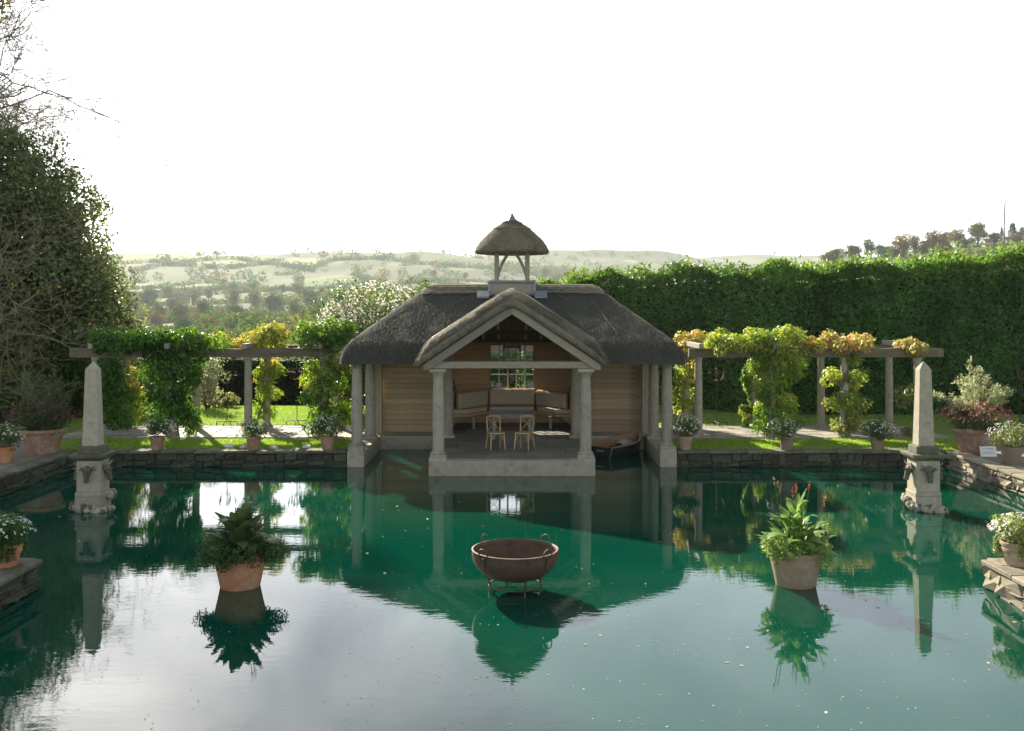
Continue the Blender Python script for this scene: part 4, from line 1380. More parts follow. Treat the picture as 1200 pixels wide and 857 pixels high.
for s_ in (-1, 1):
    MB().tube([hull_pt(k / 20, s_) for k in range(21)], 0.022, 6).build("gunwale", M_ply, bt, smooth=True)
MB().tube([hull_pt(0, -1 + k / 8) for k in range(17)], 0.014, 6).build("transom_trim", M_grey, bt, smooth=True)
MB().tube([hull_pt(0, -1), hull_pt(0, -0.75), hull_pt(0, -0.5)], 0.016, 6).build("corner_strip", M_grey, bt)
for u in (0.30, 0.62):
    w = hull_sec(u)[0] - 0.03
    MB().box(u * BL - 0.1, u * BL + 0.1, -w, w, 0.18, 0.21).build("thwart", M_ply, bt, bevel=0.004)
cv = MB()
cv.grid(lambda u, v: (1.0 + 0.62 * u + 0.03 * math.sin(9 * v), -0.20 + 0.42 * v, 0.215 + 0.20 * math.sin(math.pi * min(1, max(0, v))) * (0.6 + 0.4 * math.sin(u * 3.1)) + 0.015 * math.sin(13 * u + 7 * v)), 14, 12)
cv.build("folded_canvas", M_canvas, bt, smooth='all')
nm = MB()
for k, (w, h) in enumerate(((0.03, 0.055), (0.02, 0.04), (0.012, 0.055), (0.025, 0.035), (0.022, 0.05))):
    y_ = 0.10 - 0.05 * k
    nm.box(-0.022, -0.014, y_ - w / 2, y_ - w / 2 + 0.009, 0.20, 0.20 + h)
    nm.box(-0.022, -0.014, y_ - w / 2, y_ + w / 2, 0.20 + h * 0.5, 0.20 + h * 0.5 + 0.009)
nm.build("painted_name", M_white, bt)
ropes = MB()
ropes.tube([(BL - 0.05, 0.0, 0.50), (BL + 0.02, -0.10, 0.36), (BL - 0.02, -0.25, 0.33), (BL + 0.10, -0.42, 0.43)], 0.012, 6)
ropes.build("mooring_rope", M_canvas, bt, smooth=True)

# ================================================================== PERGOLAS
GZ0 = LAWN_Z + 0.03
def pergola(label, xs, side):
    t = thing("pergola", label, "pergola", (sum(xs) / 4, 31.0, GZ0), 0, "stone pergolas on both sides")
    off = (sum(xs) / 4, 31.0, GZ0)
    cm, bm_ = column_mesh(0.12, 2.36), base_mesh(0.12)
    for y in (29.9, 32.15):
        for x in xs:
            c = ob("column", cm, t, M_column, (x - off[0], y - off[1], 0))
            ob("column_base", bm_, c, M_column)
        a, b_ = min(xs) - 0.75 * (1 if side < 0 else 0.4), max(xs) + 0.75 * (0.4 if side < 0 else 1)
        mm = MB(off)
        # slightly uneven oak beam
        def beam(u, v, y=y, a=a, b_=b_):
            ang = 2 * math.pi * v
            cx_, cz_ = math.cos(ang), math.sin(ang)
            k = 1 / max(abs(cx_), abs(cz_))
            xx = a + (b_ - a) * u
            w = 1 + 0.05 * math.sin(xx * 2.3) + 0.03 * math.sin(xx * 7.1)
            return (xx, y + 0.09 * cx_ * k * w, 2.93 + 0.13 * cz_ * k * w + 0.012 * math.sin(xx * 1.7))
        mm.grid(beam, 40, 8)
        for uu in (0, 1):
            mm.add([beam(uu, v / 8) for v in range(8)], [tuple(range(8))])
        mm.build("beam", M_beam, t, bevel=0.0)
    for i, x in enumerate(xs):
        mm = MB(off)
        tl = random.uniform(-0.06, 0.06)
        mm.bar((x, 29.42 + tl, 3.14), (x, 32.65 + tl, 3.14 + random.uniform(-.01, .02)), 0.14, 0.15)
        mm.build("rafter", M_oakv, t, bevel=0.015)
    return t
LX = [-5.66, -7.92, -10.2, -12.5]
RX = [5.60, 7.80, 9.98, 12.18]
pergola("oak-beamed stone pergola mostly smothered in green vine, in front of the valley view", LX, -1)
pergola("oak-beamed stone pergola with open columns in front of the tall laurel hedge", RX, 1)

# ---- climbing vines: each on its own column
DEEP = [(0.065, 0.145, 0.025), (0.085, 0.18, 0.03), (0.05, 0.115, 0.022)]
MID = [(0.14, 0.235, 0.04), (0.18, 0.27, 0.045), (0.10, 0.19, 0.034)]
LIME = [(0.28, 0.35, 0.065), (0.35, 0.39, 0.08), (0.21, 0.29, 0.055)]
GOLD = [(0.44, 0.39, 0.10), (0.38, 0.36, 0.10), (0.46, 0.36, 0.11)]
OCH = [(0.46, 0.34, 0.13), (0.42, 0.34, 0.12), (0.35, 0.33, 0.10)]
DUL = [(0.19, 0.225, 0.065), (0.23, 0.25, 0.07)]
def vine(label, cx_, D, blobs, stem_top=2.9, n_mul=1.0):
    """blobs: (px0, px1, py0, py1, D, depth, colours) boxes of foliage as seen, filled with clumps"""
    t = thing("climbing_vine", label, "vine", (cx_, D, LAWN_Z), 0, "vines climbing the pergolas")
    off = (cx_, D, LAWN_Z)
    parts = []
    for (x0, x1, y0, y1, Db, dep, cols) in blobs:
        a, b_ = at(x0, y1, Db), at(x1, y0, Db)
        w, h = b_[0] - a[0], b_[2] - a[2]
        vol = max(w, .1) * max(h, .1) * max(dep, .2)
        cr = min(0.20, 0.42 * min(w, h))
        nclump = int(np.clip(vol / (cr ** 3 * 4.2), 4, 130) * n_mul)
        for _ in range(nclump):
            u, v, q = RNG.uniform(0, 1, 3)
            # rounded box
            c = (a[0] + cr * .6 + (w - cr * 1.2) * u, Db + (q - 0.5) * dep * math.sqrt(max(0.15, 1 - (2 * u - 1) ** 2)), a[2] + cr * .6 + (h - cr * 1.2) * v)
            col = np.array(cols[RNG.integers(len(cols))])
            c = tuple(np.array(c) + RNG.normal(size=3) * np.array([.09, .06, .07]))
            parts.append(clump_leaves(c, (cr * 1.1, cr * 1.1, cr), 85, 0.115, 0.052, col, 0.9, var=0.3))
    leaf_obj("foliage", parts, M_leaf, t, off)
    sm = MB()
    for k in range(2):
        pts = [(0.16 * math.cos(z * 2.6 + k * 3.1), 0.16 * math.sin(z * 2.6 + k * 3.1), z) for z in np.linspace(-0.02, stem_top - LAWN_Z, 18)]
        sm.tube(pts, [0.035 - 0.018 * i / 17 for i in range(18)], 6)
    sm.build("stem", M_bark, t, smooth=True)
    return t
yF, yR = 29.9, 32.15
vine("deep green vine wrapping the column beside the obelisk and draping the beam end", LX[3], yF, [(108, 170, 386, 412, yF, 1.6, DEEP), (120, 150, 412, 512, yF, .5, DEEP), (160, 200, 388, 408, yF, 1.8, DEEP)])
vine("yellowing vine hanging on the rear column behind the obelisk", LX[3] - .1, yR, [(140, 166, 425, 503, yR, .5, GOLD + MID + LIME), (130, 160, 392, 420, yR, .5, MID)])
vine("thick green vine hiding a front column from beam to daisy pot", LX[2], yF, [(172, 236, 385, 452, yF, 1.0, DEEP + MID[2:]), (178, 230, 450, 500, yF, .8, DEEP + MID[2:]), (215, 262, 390, 410, yF, 1.5, MID), (216, 232, 480, 508, yF, .4, MID)])
vine("golden leaved vine on the slim rear column between two iron stands", LX[1] - .15, yR, [(298, 330, 414, 448, yR, .5, LIME + GOLD[:1]), (294, 327, 446, 472, yR, .5, LIME), (300, 322, 470, 492, yR, .4, LIME), (232, 300, 390, 409, yR, .7, LIME + GOLD), (298, 334, 382, 410, yF + .8, 1.3, GOLD + LIME)])
vine("bright green vine covering the column nearest the boathouse roof", LX[0], yF, [(352, 412, 376, 408, yF, 1.6, MID), (356, 402, 412, 470, yF, .8, MID + LIME), (362, 414, 466, 505, yF, .8, MID), (388, 416, 405, 440, yF, .6, LIME)])
vine("yellow green vine on the rear column just beyond the boathouse", RX[0] - .1, yR, [(787, 812, 420, 448, yR, .5, LIME + GOLD[:1]), (788, 812, 446, 488, yR, .5, LIME), (786, 828, 390, 408, yR, .9, GOLD)])
vine("lime green vine in a tall tumbling column on the hedge-side pergola", RX[1], yF, [(878, 944, 383, 440, yF, 1.1, LIME + MID[1:2]), (884, 932, 438, 488, yF, .8, LIME + MID), (888, 928, 486, 512, yF, .6, MID), (826, 880, 392, 409, yF, 1.6, LIME), (944, 962, 398, 410, yF, .8, GOLD)])
vine("sparse vine twisting on the rear column behind the lime green vine", RX[1] - .02, yR, [(868, 880, 442, 462, yR, .3, LIME), (868, 882, 476, 496, yR, .3, LIME), (874, 880, 425, 500, yR, .2, MID)], n_mul=.5)
vine("tiered yellow green vine on the column beside the small daisy basket", RX[2], yF, [(966, 1014, 428, 452, yF, .6, DUL + LIME), (970, 1014, 452, 482, yF, .7, DUL + LIME), (976, 1008, 482, 512, yF, .5, DUL), (964, 1022, 392, 410, yF, 1.6, OCH), (985, 1010, 415, 424, yF, .3, LIME)])
vine("small dull green vine on the column beside the sunlit obelisk", RX[3], yF, [(1055, 1076, 440, 475, yF, .4, DUL), (1058, 1084, 398, 412, yF, 1.2, OCH), (1062, 1076, 494, 512, yF, .3, DUL)])

# ================================================================== HEDGES AND TREES
def hedge(label, x0, x1, y0, y1, top_fn, n, cols, tips, L, W, zb=LAWN_Z, name="laurel_hedge", cat="hedge", up=0.15, mat=None, yshift=None):
    t = thing(name, label, cat, ((x0 + x1) / 2, (y0 + y1) / 2, zb))
    off = ((x0 + x1) / 2, (y0 + y1) / 2, zb)
    mm = MB(off)
    k = 24
    prof_ = []
    for i in range(k + 1):
        x = x0 + (x1 - x0) * i / k
        prof_.append(x)
    vs_, fs = [], []
    for x in prof_:
        h = top_fn(np.array([x]))[0] - 0.45
        xx = min(max(x, x0 + 0.35), x1 - 0.2)
        vs_ += [(xx, y0 + 0.4, zb), (xx, y0 + 0.4, h), (xx, y1 - 0.3, h), (xx, y1 - 0.3, zb)]
    for i in range(k):
        for j in range(3):
            fs.append((4 * i + j, 4 * i + j + 1, 4 * i + j + 5, 4 * i + j + 4))
    fs += [(0, 1, 2, 3), (4 * k, 4 * k + 3, 4 * k + 2, 4 * k + 1)]
    if yshift is not None:
        vs_ = [(x, y + float(yshift(x)), z) for x, y, z in vs_]
    mm.add(vs_, fs)
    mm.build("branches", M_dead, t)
    hmean = float(top_fn(np.linspace(x0, x1, 20)).mean()) - zb
    af, at_, ae = (x1 - x0) * hmean, (x1 - x0) * (y1 - y0), (y1 - y0) * hmean
    nf, nt_ = int(n * af / (af + at_ + 2 * ae)), int(n * at_ / (af + at_ + 2 * ae))
    ne = (n - nf - nt_) // 2
    Ps, Ns = [], []
    x = RNG.uniform(x0, x1, nf)
    h = top_fn(x)
    z = zb + (h - zb) * RNG.uniform(0, 1, nf)
    Ps.append(np.stack([x, np.full(nf, y0), z], 1)); Ns.append(np.tile([0, -1.0, up], (nf, 1)))
    x = RNG.uniform(x0, x1, nt_)
    Ps.append(np.stack([x, RNG.uniform(y0, y1, nt_), top_fn(x)], 1)); Ns.append(np.tile([0, -0.15, 1.0], (nt_, 1)))
    for xe, sgn in ((x0, -1.0), (x1, 1.0)):
        hh = top_fn(np.array([xe]))[0]
        Ps.append(np.stack([np.full(ne, xe), RNG.uniform(y0, y1, ne), RNG.uniform(zb, hh, ne)], 1)); Ns.append(np.tile([sgn, 0, up], (ne, 1)))
    P, N = np.concatenate(Ps), np.concatenate(Ns)
    # lumpy skin, leaves at several depths
    lump = sinnoise(P * np.array([1, 1, 0.7]), 0.55, 31, 3) * 0.17
    P = P + N * (lump[:, None] - RNG.uniform(0, 1, (len(P), 1)) ** 2 * 0.42)
    hrel = (P[:, 2] - zb) / hmean
    c = np.array(cols)[RNG.integers(len(cols), size=len(P))]
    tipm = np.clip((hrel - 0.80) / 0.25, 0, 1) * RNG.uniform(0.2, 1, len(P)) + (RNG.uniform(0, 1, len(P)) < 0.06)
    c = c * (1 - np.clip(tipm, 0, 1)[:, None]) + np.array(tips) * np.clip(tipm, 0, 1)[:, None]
    c = c * (1 + 0.30 * sinnoise(P, 0.28, 51, 3) + 0.22 * sinnoise(P, 1.1, 52, 2))[:, None]
    parts = [leaf_arrays(P, N, L, W, np.clip(c, 0.004, 0.9), out=0.9, droop=-0.35, var=0.4)]
    # upright shoots breaking the top line
    ns_ = int((x1 - x0) * 26)
    x = RNG.uniform(x0, x1, ns_)
    hs_ = RNG.uniform(0.05, 0.62, ns_) ** 1.2
    base = np.stack([x, RNG.uniform(y0, y1, ns_), top_fn(x) + sinnoise(np.stack([x, x * 0], 1), 0.55, 31, 3) * 0.15 - 0.1], 1)
    for q in range(9):
        f = (q + 1) / 9
        Pq = base + np.stack([0.05 * RNG.normal(size=ns_), 0.05 * RNG.normal(size=ns_), hs_ * f], 1)
        parts.append(leaf_arrays(Pq, unit(RNG.normal(size=(ns_, 3)) * np.array([1, 1, .3])), L * 1.05, W, np.array(tips), out=0.9, droop=-0.9, var=0.3))
    if yshift is not None:                          # the hedge bends away behind the boathouse
        for V, _, _ in parts:
            V[:, 1] += yshift(V[:, 0])
    leaf_obj("foliage", parts, mat or M_gloss, t, off)
    return t
def top_r(x):
    return np.interp(x, [0.3, 2.1, 4.7, 6.5, 8.6, 12.3, 15.4, 18.5, 30], [5.15, 5.45, 5.72, 5.80, 5.76, 5.82, 6.0, 6.25, 6.8]) - 0.12 + 0.10 * np.sin(x * 2.1) + 0.07 * np.sin(x * 4.7 + 1)
LAUREL = [(0.07, 0.165, 0.038), (0.09, 0.19, 0.045), (0.052, 0.135, 0.033)]
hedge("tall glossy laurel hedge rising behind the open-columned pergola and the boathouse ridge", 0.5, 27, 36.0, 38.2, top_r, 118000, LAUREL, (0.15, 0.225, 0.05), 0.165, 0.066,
      yshift=lambda x: np.interp(x, [0.4, 4.6, 9.0], [6.2, 5.2, 0.0]))
hedge("low dark green hedge seen through the boathouse window", -4.0, 0.4, 39.6, 40.8, lambda x: 3.0 + 0.05 * np.sin(x * 1.7), 8000, LAUREL, (0.08, 0.13, 0.03), 0.14, 0.055)
hedge("dark clipped yew hedge at the far side of the sunlit lawn", -22, -4.6, 46.0, 47.6, lambda x: 2.25 + 0.05 * np.sin(x * 1.3), 30000, [(0.018, 0.042, 0.014), (0.024, 0.052, 0.018)], (0.06, 0.09, 0.025), 0.12, 0.042, zb=-0.95, name="yew_hedge", mat=M_leaf)

def tree_wood(t, off, base, trunk_pts, r0, crown_c, crown_r, n_limb, mat=None):
    """tapered trunk with limbs reaching into the crown"""
    mat = mat or M_bark
    tr_ = MB(off)
    k = len(trunk_pts)
    tr_.tube(trunk_pts, [r0 * (1 - 0.75 * i / (k - 1)) for i in range(k)], 10)
    top = Vector(trunk_pts[-1])
    for i in range(n_limb):
        s0 = Vector(trunk_pts[0]).lerp(top, random.uniform(0.35, 1.0))
        d = Vector(ball_dirs(1)[0])
        d.z = abs(d.z) * 0.8
        e = Vector(crown_c) + Vector((d.x * crown_r[0], d.y * crown_r[1], d.z * crown_r[2])) * 0.85
        mid = s0.lerp(e, 0.5) + Vector((random.uniform(-.4, .4), random.uniform(-.4, .4), random.uniform(0, .5)))
        tr_.tube([s0, mid, e], [r0 * 0.35, r0 * 0.2, r0 * 0.05], 6)
    return tr_.build("trunk", mat, t, smooth=True)

def branch_arrays(start, d0, length, r0, depth, segs, rng, out, bend=0.25, lift=0.05, kids=(3, 5)):
    """recursive twigs; each is a list of points and radii"""
    pts = [np.array(start, float)]
    d = np.array(d0, float)
    step = length / segs
    for _ in range(segs):
        d = d + rng.normal(size=3) * bend + np.array([0, 0, lift])
        d /= np.linalg.norm(d)
        pts.append(pts[-1] + d * step)
    out.append((pts, r0))
    if depth == 0:
        return
    for _ in range(rng.integers(kids[0], kids[1] + 1)):
        i = rng.integers(1, segs + 1)
        dd = unit((pts[i] - pts[i - 1])[None])[0]
        nd = dd + rng.normal(size=3) * 0.65
        nd /= np.linalg.norm(nd)
        branch_arrays(pts[i], nd, length * rng.uniform(0.45, 0.75), r0 * 0.55, depth - 1, segs, rng, out, bend, lift, kids)
def branch_mesh(name, br, off, min_r=0.006):
    V, Fq, b = [], [], 0
    for pts, r0 in br:
        P = np.array(pts)
        n = 3 if r0 < 0.03 else 6
        dirs = unit(np.gradient(P, axis=0))
        ref = np.where(np.abs(dirs[:, 2:3]) < 0.9, np.array([[0, 0, 1.0]]), np.array([[1.0, 0, 0]]))
        u = unit(np.cross(dirs, ref))
        w = np.cross(dirs, u)
        rr = np.maximum(np.linspace(r0, r0 * 0.45, len(P)), min_r)[:, None]
        ring = [P + (u * math.cos(6.283 * k / n) + w * math.sin(6.283 * k / n)) * rr for k in range(n)]
        V.append(np.stack(ring, 1).reshape(-1, 3))
        for i in range(len(P) - 1):
            for k in range(n):
                k2 = (k + 1) % n
                Fq.append((b + i * n + k, b + i * n + k2, b + (i + 1) * n + k2, b + (i + 1) * n + k))
        b += len(P) * n
    return np_mesh(name, np.concatenate(V) - np.array(off), np.array(Fq), True)

# the big dark evergreen at the left bank
HO = (-22.6, 39.5, LAWN_Z)
ht = thing("holm_oak", "big dense dark evergreen tree beyond the shaded bank, behind the wiry bare shrub", "tree", HO)
HCOL = [(0.12, 0.145, 0.055), (0.14, 0.165, 0.065), (0.165, 0.185, 0.085), (0.10, 0.12, 0.048)]
hp = crown((-22.6, 39.5, 1.6), (7.5, 5.6, 10.8), 1150, 0.80, 110, 0.19, 0.10, HCOL, bias=0.24, zmin=0.5, var=0.35)
hp += crown((-20.0, 38.0, 3.6), (5.6, 4.2, 4.2), 200, 0.8, 100, 0.19, 0.10, HCOL, bias=0.3, zmin=0.9)
hp += crown((-22.3, 39.5, 6.3), (6.0, 4.6, 6.0), 420, 0.8, 110, 0.19, 0.10, HCOL, bias=0.3, zmin=4)
hp += crown((-22.6, 39.8, 2.0), (6.4, 4.4, 9.4), 260, 1.2, 110, 0.34, 0.2, HCOL, bias=0.5, zmin=0.5)
leaf_obj("crown", hp, M_gloss, ht, HO)
tree_wood(ht, HO, None, [(-22.6, 39.5, 0.3), (-22.5, 39.4, 3), (-22.7, 39.6, 7), (-22.5, 39.5, 10)], 0.42, (-22.6, 39.5, 4), (6, 4.6, 7), 26)

# the tall half-bare tree that reaches over the picture's upper left and shades the left water
BO_ = (-43.0, 75.0, -1.4)
btree = thing("beech_tree", "tall half-bare tree with fine twigs against the white sky above the evergreen", "tree", BO_)
brng = np.random.default_rng(3)
br = []
branch_arrays((-43.0, 75, -1.6), (0.02, -0.02, 1), 40, 0.9, 0, 8, brng, br, 0.04, 0.05)
tr_pts = br[0][0]
for k in range(26):
    i = brng.integers(4, 9)
    a = brng.uniform(0, 6.283)
    if i < 6 and math.cos(a) > -0.2:
        continue
    branch_arrays(tr_pts[i], unit(np.array([[math.cos(a), math.sin(a), brng.uniform(0.25, 0.9)]]))[0], brng.uniform(6.0, 9.0), 0.17, 3, 6, brng, br, 0.22, 0.03, (3, 4))
# limbs that reach into view
for (px, py) in ((45, 95), (55, 120), (30, 75), (62, 100), (40, 135), (20, 110), (10, 60), (25, 150)):
    e = np.array(at(px - 10, py, 72.0))
    s0 = np.array([-42.6, 74.4, 14.0 + (160 - py) / 18.0])
    d = e - s0
    L_ = np.linalg.norm(d)
    branch_arrays(s0, d / L_, L_ * 1.0, 0.10, 4, 7, brng, br, 0.14, 0.01, (4, 5))
ob("branches", branch_mesh("branches", br, BO_, 0.017), btree, M_twig)
bc = [(0.17, 0.12, 0.04), (0.14, 0.13, 0.04), (0.20, 0.13, 0.045), (0.10, 0.11, 0.035)]
lp = crown((-43.4, 75.0, 36.0), (12.6, 8.0, 10.5), 1100, 1.5, 80, 0.46, 0.30, bc, bias=0.42, keep=lambda c: c[2] > 30.6 or c[0] < -41.0)     # crown shaped to stay out of view while shading the left water
leaf_obj("crown", lp, M_leaf, btree, BO_)

# wiry bare shrub in front of the evergreen
SO = (-18.6, 33.2, LAWN_Z)
sh = thing("bare_shrub", "wiry grey-twigged shrub with a few yellow leaves in front of the evergreen", "shrub", SO)
br = []
for k in range(34):
    a = brng.uniform(0, 6.283)
    el = brng.uniform(0.35, 1.3)
    s0 = np.array([-18.6 + brng.normal() * 0.5, 33.2 + brng.normal() * 0.4, brng.uniform(0.3, 4.5)])
    branch_arrays(s0, (math.cos(a) * math.cos(el), -abs(math.sin(a)) * math.cos(el) * 0.6, math.sin(el)), brng.uniform(2.4, 4.6), 0.035, 3, 6, brng, br, 0.28, 0.015, (3, 4))
br = [b_ for b_ in br]
ob("branches", branch_mesh("branches", br, SO, 0.008), sh, M_twig)
ends = np.array([b_[0][-1] for b_ in br])
pick = RNG.choice(len(ends), min(len(ends), 1500), replace=False)
cc = np.array([(0.34, 0.24, 0.05), (0.22, 0.20, 0.05), (0.14, 0.15, 0.04), (0.26, 0.14, 0.05)])[RNG.integers(4, size=len(pick))]
leaf_obj("leaves", [leaf_arrays(ends[pick], ball_dirs(len(pick)), 0.11, 0.07, cc, droop=0.5)], M_leaf, sh, SO)

def shrub(label, px, py0, py1, D, w_px, cols, L=0.1, W=0.05, n=26, flowers=None, name="shrub", mat=None, per=80, dep=0.8):
    base = at(px, py1, D)
    z0 = LAWN_Z if (D < 39.2 or px > 500) else -0.9
    top = at(px, py0, D)[2]
    w = w_px / 2 / F * D
    loc = (base[0], D, z0)
    t = thing(name, label, "shrub", loc)
    zc = (max(z0, base[2]) + top) / 2
    parts = crown((base[0], D, zc), (w, w * dep, (top - z0) / 2), n, min(w, top - zc) * 0.42, per, L, W, cols, bias=0.4, zmin=z0 + 0.05)
    leaf_obj("foliage", parts, mat or M_leaf, t, loc)
    sm = MB(loc)
    for k in range(7):
        a = k * 0.9
        sm.tube([(base[0] + 0.06 * math.cos(a), D + 0.06 * math.sin(a), z0 - 0.03), (base[0] + w * 0.3 * math.cos(a), D + w * 0.3 * math.sin(a), (z0 + zc) / 2), (base[0] + w * 0.6 * math.cos(a), D + w * 0.5 * math.sin(a), zc + (top - zc) * 0.4)], [0.03, 0.02, 0.008], 5)
    sm.build("stem", M_bark, t, smooth=True)
    if flowers:
        fcol, nfl, fs = flowers
        d = ball_dirs(nfl)
        d[:, 2] = np.abs(d[:, 2])
        P = np.array([base[0], D, zc]) + d * np.array([w, w * dep, (top - z0) / 2]) * RNG.uniform(0.85, 1.05, (nfl, 1))
        stuff_leaf("flowers", [leaf_arrays(P, d, fs, fs * 0.8, fcol, var=0.15), leaf_arrays(P, d, fs, fs * 0.8, fcol, var=0.15)], M_petal, t, loc)
    return t
shrub("large shrub dotted with white flowers rising behind the boathouse roof", 443, 338, 470, 37.2, 150, [(0.06, 0.11, 0.03), (0.08, 0.13, 0.035), (0.10, 0.14, 0.04)], 0.13, 0.065, 130, ((0.72, 0.66, 0.58), 1500, 0.085), "flowering_shrub", per=120)
shrub("white flowered rambler spilling below the shrub behind the pergola corner", 400, 366, 470, 36.6, 86, [(0.08, 0.12, 0.035), (0.11, 0.15, 0.04)], 0.11, 0.055, 60, ((0.75, 0.70, 0.62), 700, 0.08), "flowering_shrub", per=90)
shrub("small bright shrub just visible above the ridge beside the flowering shrub", 492, 333, 470, 38.5, 50, [(0.12, 0.17, 0.04), (0.09, 0.14, 0.035)], 0.12, 0.06, 40)
shrub("pale grey-green variegated shrub on the lawn before the yew hedge", 243, 415, 481, 38.2, 46, [(0.30, 0.32, 0.19), (0.22, 0.26, 0.13), (0.36, 0.36, 0.22)], 0.1, 0.045, 40)
shrub("low pale yellow shrub at the foot of the yew hedge", 262, 462, 481, 38.8, 40, [(0.26, 0.27, 0.09), (0.20, 0.22, 0.08)], 0.09, 0.045, 22)
shrub("small golden shrub at the yew hedge end seen past the boathouse column", 405, 455, 481, 38.6, 30, [(0.26, 0.25, 0.07), (0.16, 0.19, 0.05)], 0.09, 0.045, 18)
shrub("bright green shrub behind the big shaded terracotta pot", 14, 430, 505, 33.5, 74, [(0.10, 0.16, 0.035), (0.07, 0.12, 0.03), (0.15, 0.20, 0.05)], 0.11, 0.06, 50)
shrub("dark green laurel bush between the evergreen and the pergola end", 92, 402, 498, 35.0, 84, [(0.04, 0.075, 0.02), (0.05, 0.09, 0.025)], 0.13, 0.06, 60, mat=M_gloss)
shrub("leafy green shrub filling the back of the vine-covered pergola", 188, 425, 492, 35.2, 60, [(0.07, 0.12, 0.03), (0.10, 0.15, 0.035)], 0.11, 0.055, 44)
shrub("reddish twiggy bush glowing above the pergola beam", 285, 391, 470, 50.0, 150, [(0.30, 0.20, 0.07), (0.26, 0.22, 0.07), (0.20, 0.21, 0.06)], 0.10, 0.04, 60)
shrub("russet bush beside the flowering shrub above the beam", 366, 388, 470, 49.8, 60, [(0.24, 0.14, 0.05), (0.20, 0.17, 0.05)], 0.10, 0.04, 30)
# thin bare sapling above the laurel
SP = (at(1177, 300, 40)[0], 40.0, LAWN_Z)
spn = thing("bare_sapling", "thin leafless sapling standing up behind the laurel hedge top", "tree", SP)
br = []
branch_arrays(SP, (0, 0, 1), 8.2, 0.05, 0, 9, brng, br, 0.03, 0.03)
for k in range(8):
    i = brng.integers(5, 9)
    branch_arrays(br[0][0][i], unit(np.array([[brng.normal(), brng.normal() * .6, 1.6]]))[0], brng.uniform(0.7, 1.6), 0.016, 1, 4, brng, br, 0.12, 0.05, (1, 3))
ob("branches", branch_mesh("branches", br, SP, 0.007), spn, M_twig)

# ================================================================== POTS
def pot_profile(r_top, r_bot, h, rim=0.05):
    return [(0.02, 0.0), (r_bot, 0.0), (r_bot * 1.03, 0.03 * h), (r_bot + (r_top - r_bot) * 0.35, 0.35 * h), (r_bot + (r_top - r_bot) * 0.78, 0.80 * h), (r_top * 0.95, 0.86 * h)]
def make_pot(t, r_top, r_bot, h, mat, bands=False):
    MB().lathe(pot_profile(r_top, r_bot, h) + [(r_top * 0.86, 0.86 * h), (r_top * 0.84, 0.80 * h), (0.02, 0.80 * h)], 40, cap=False).build("pot", mat, t, smooth=True)
    p = t.children[0]
    MB().lathe([(r_top * 0.93, 0.85 * h), (r_top * 0.99, 0.87 * h), (r_top, 0.92 * h), (r_top * 0.985, 0.985 * h), (r_top * 0.95, h), (r_top * 0.89, 0.995 * h), (r_top * 0.87, 0.84 * h)], 40, cap=False).build("rim", mat, p, smooth=True)
    if bands:
        for zz in (0.62, 0.70):
            r_ = r_bot + (r_top - r_bot) * zz * 0.97
            MB().tube([(r_ * math.cos(k * .157), r_ * math.sin(k * .157), zz * h) for k in range(40)], 0.012, 5, closed=True).build("band", mat, p, smooth=True)
    MB().lathe([(0.01, 0.90 * h), (r_top * 0.87, 0.88 * h)], 24, cap=False).build("soil", M_soil, t)
def daisy_pot(label, loc, r_top, r_bot, h, mat, pw, ph, cols, n_clump=26, fl=((0.78, 0.78, 0.74), 110, 0.03), trail=0.0, seed_side=0.0, bands=False, name="daisy_pot", group="pots of white daisies round the pool"):
    t = thing(name, label, "potted plant", loc, random.uniform(0, 6), group)
    make_pot(t, r_top, r_bot, h, mat, bands)
    zc = h + ph * 0.40
    parts = crown((seed_side, 0, zc), (pw / 2 * 0.85, pw / 2 * 0.85, ph * 0.52), n_clump, pw * 0.13, 90, 0.055, 0.022, cols, bias=0.45, zmin=h * 0.9, out=1.1)
    if trail:
        for k in range(6):
            a = random.uniform(0, 6.28)
            for q in range(3):
                parts.append(clump_leaves((math.cos(a) * r_top * 1.05, math.sin(a) * r_top * 1.05, h * (1.0 - 0.22 * q * trail)), (0.06, 0.06, 0.07), 50, 0.05, 0.022, cols[0], 0.8))
    leaf_obj("foliage", parts, M_leaf, t)
    fcol, nfl, fs = fl
    d = ball_dirs(nfl)
    d[:, 2] = np.abs(d[:, 2]) * 1.0 - 0.12
    P = np.array([seed_side, 0, zc]) + d * np.array([pw / 2, pw / 2, ph * 0.62]) * RNG.uniform(0.93, 1.1, (nfl, 1))
    fp = []
    for k in range(4):
        fp.append(leaf_arrays(P, d + np.array([0, -.2, .6]), fs, fs * 0.7, fcol, out=0.12, var=0.08, jit=0.2))
    stuff_leaf("flowers", fp, M_petal, t)
    return t
WG = [(0.10, 0.15, 0.05), (0.13, 0.18, 0.06), (0.08, 0.13, 0.04)]
CZ = LAWN_Z + 0.036
for (px, label, pw, ph, mat, side) in ((184, "daisies in a small terracotta pot on the pool wall below the thickest vine", 0.95, 0.50, M_terraw, 0.1),
                                       (297, "daisies in a terracotta pot on the pool wall before the bare pergola column", 0.85, 0.48, M_terraw, 0.0),
                                       (384, "daisies in a terracotta pot on the pool wall next to the boathouse's vine-side quay", 1.0, 0.62, M_terraw, 0.05),
                                       (803, "daisies in a pale pot on the pool wall next to the moored boat's quay", 0.85, 0.62, M_terrap, 0.0),
                                       (922, "daisies in a woven pot on the pool wall below the lime green vine", 0.95, 0.52, M_basket, 0.1),
                                       (1028, "daisies in a small woven pot on the pool wall below the tiered vine", 0.95, 0.48, M_basket, 0.0)):
    x = (px - 600) / F * 27.0
    daisy_pot(label, (x, 27.0, CZ), 0.20, 0.145, 0.36, mat, pw, ph, WG, 24, seed_side=side)
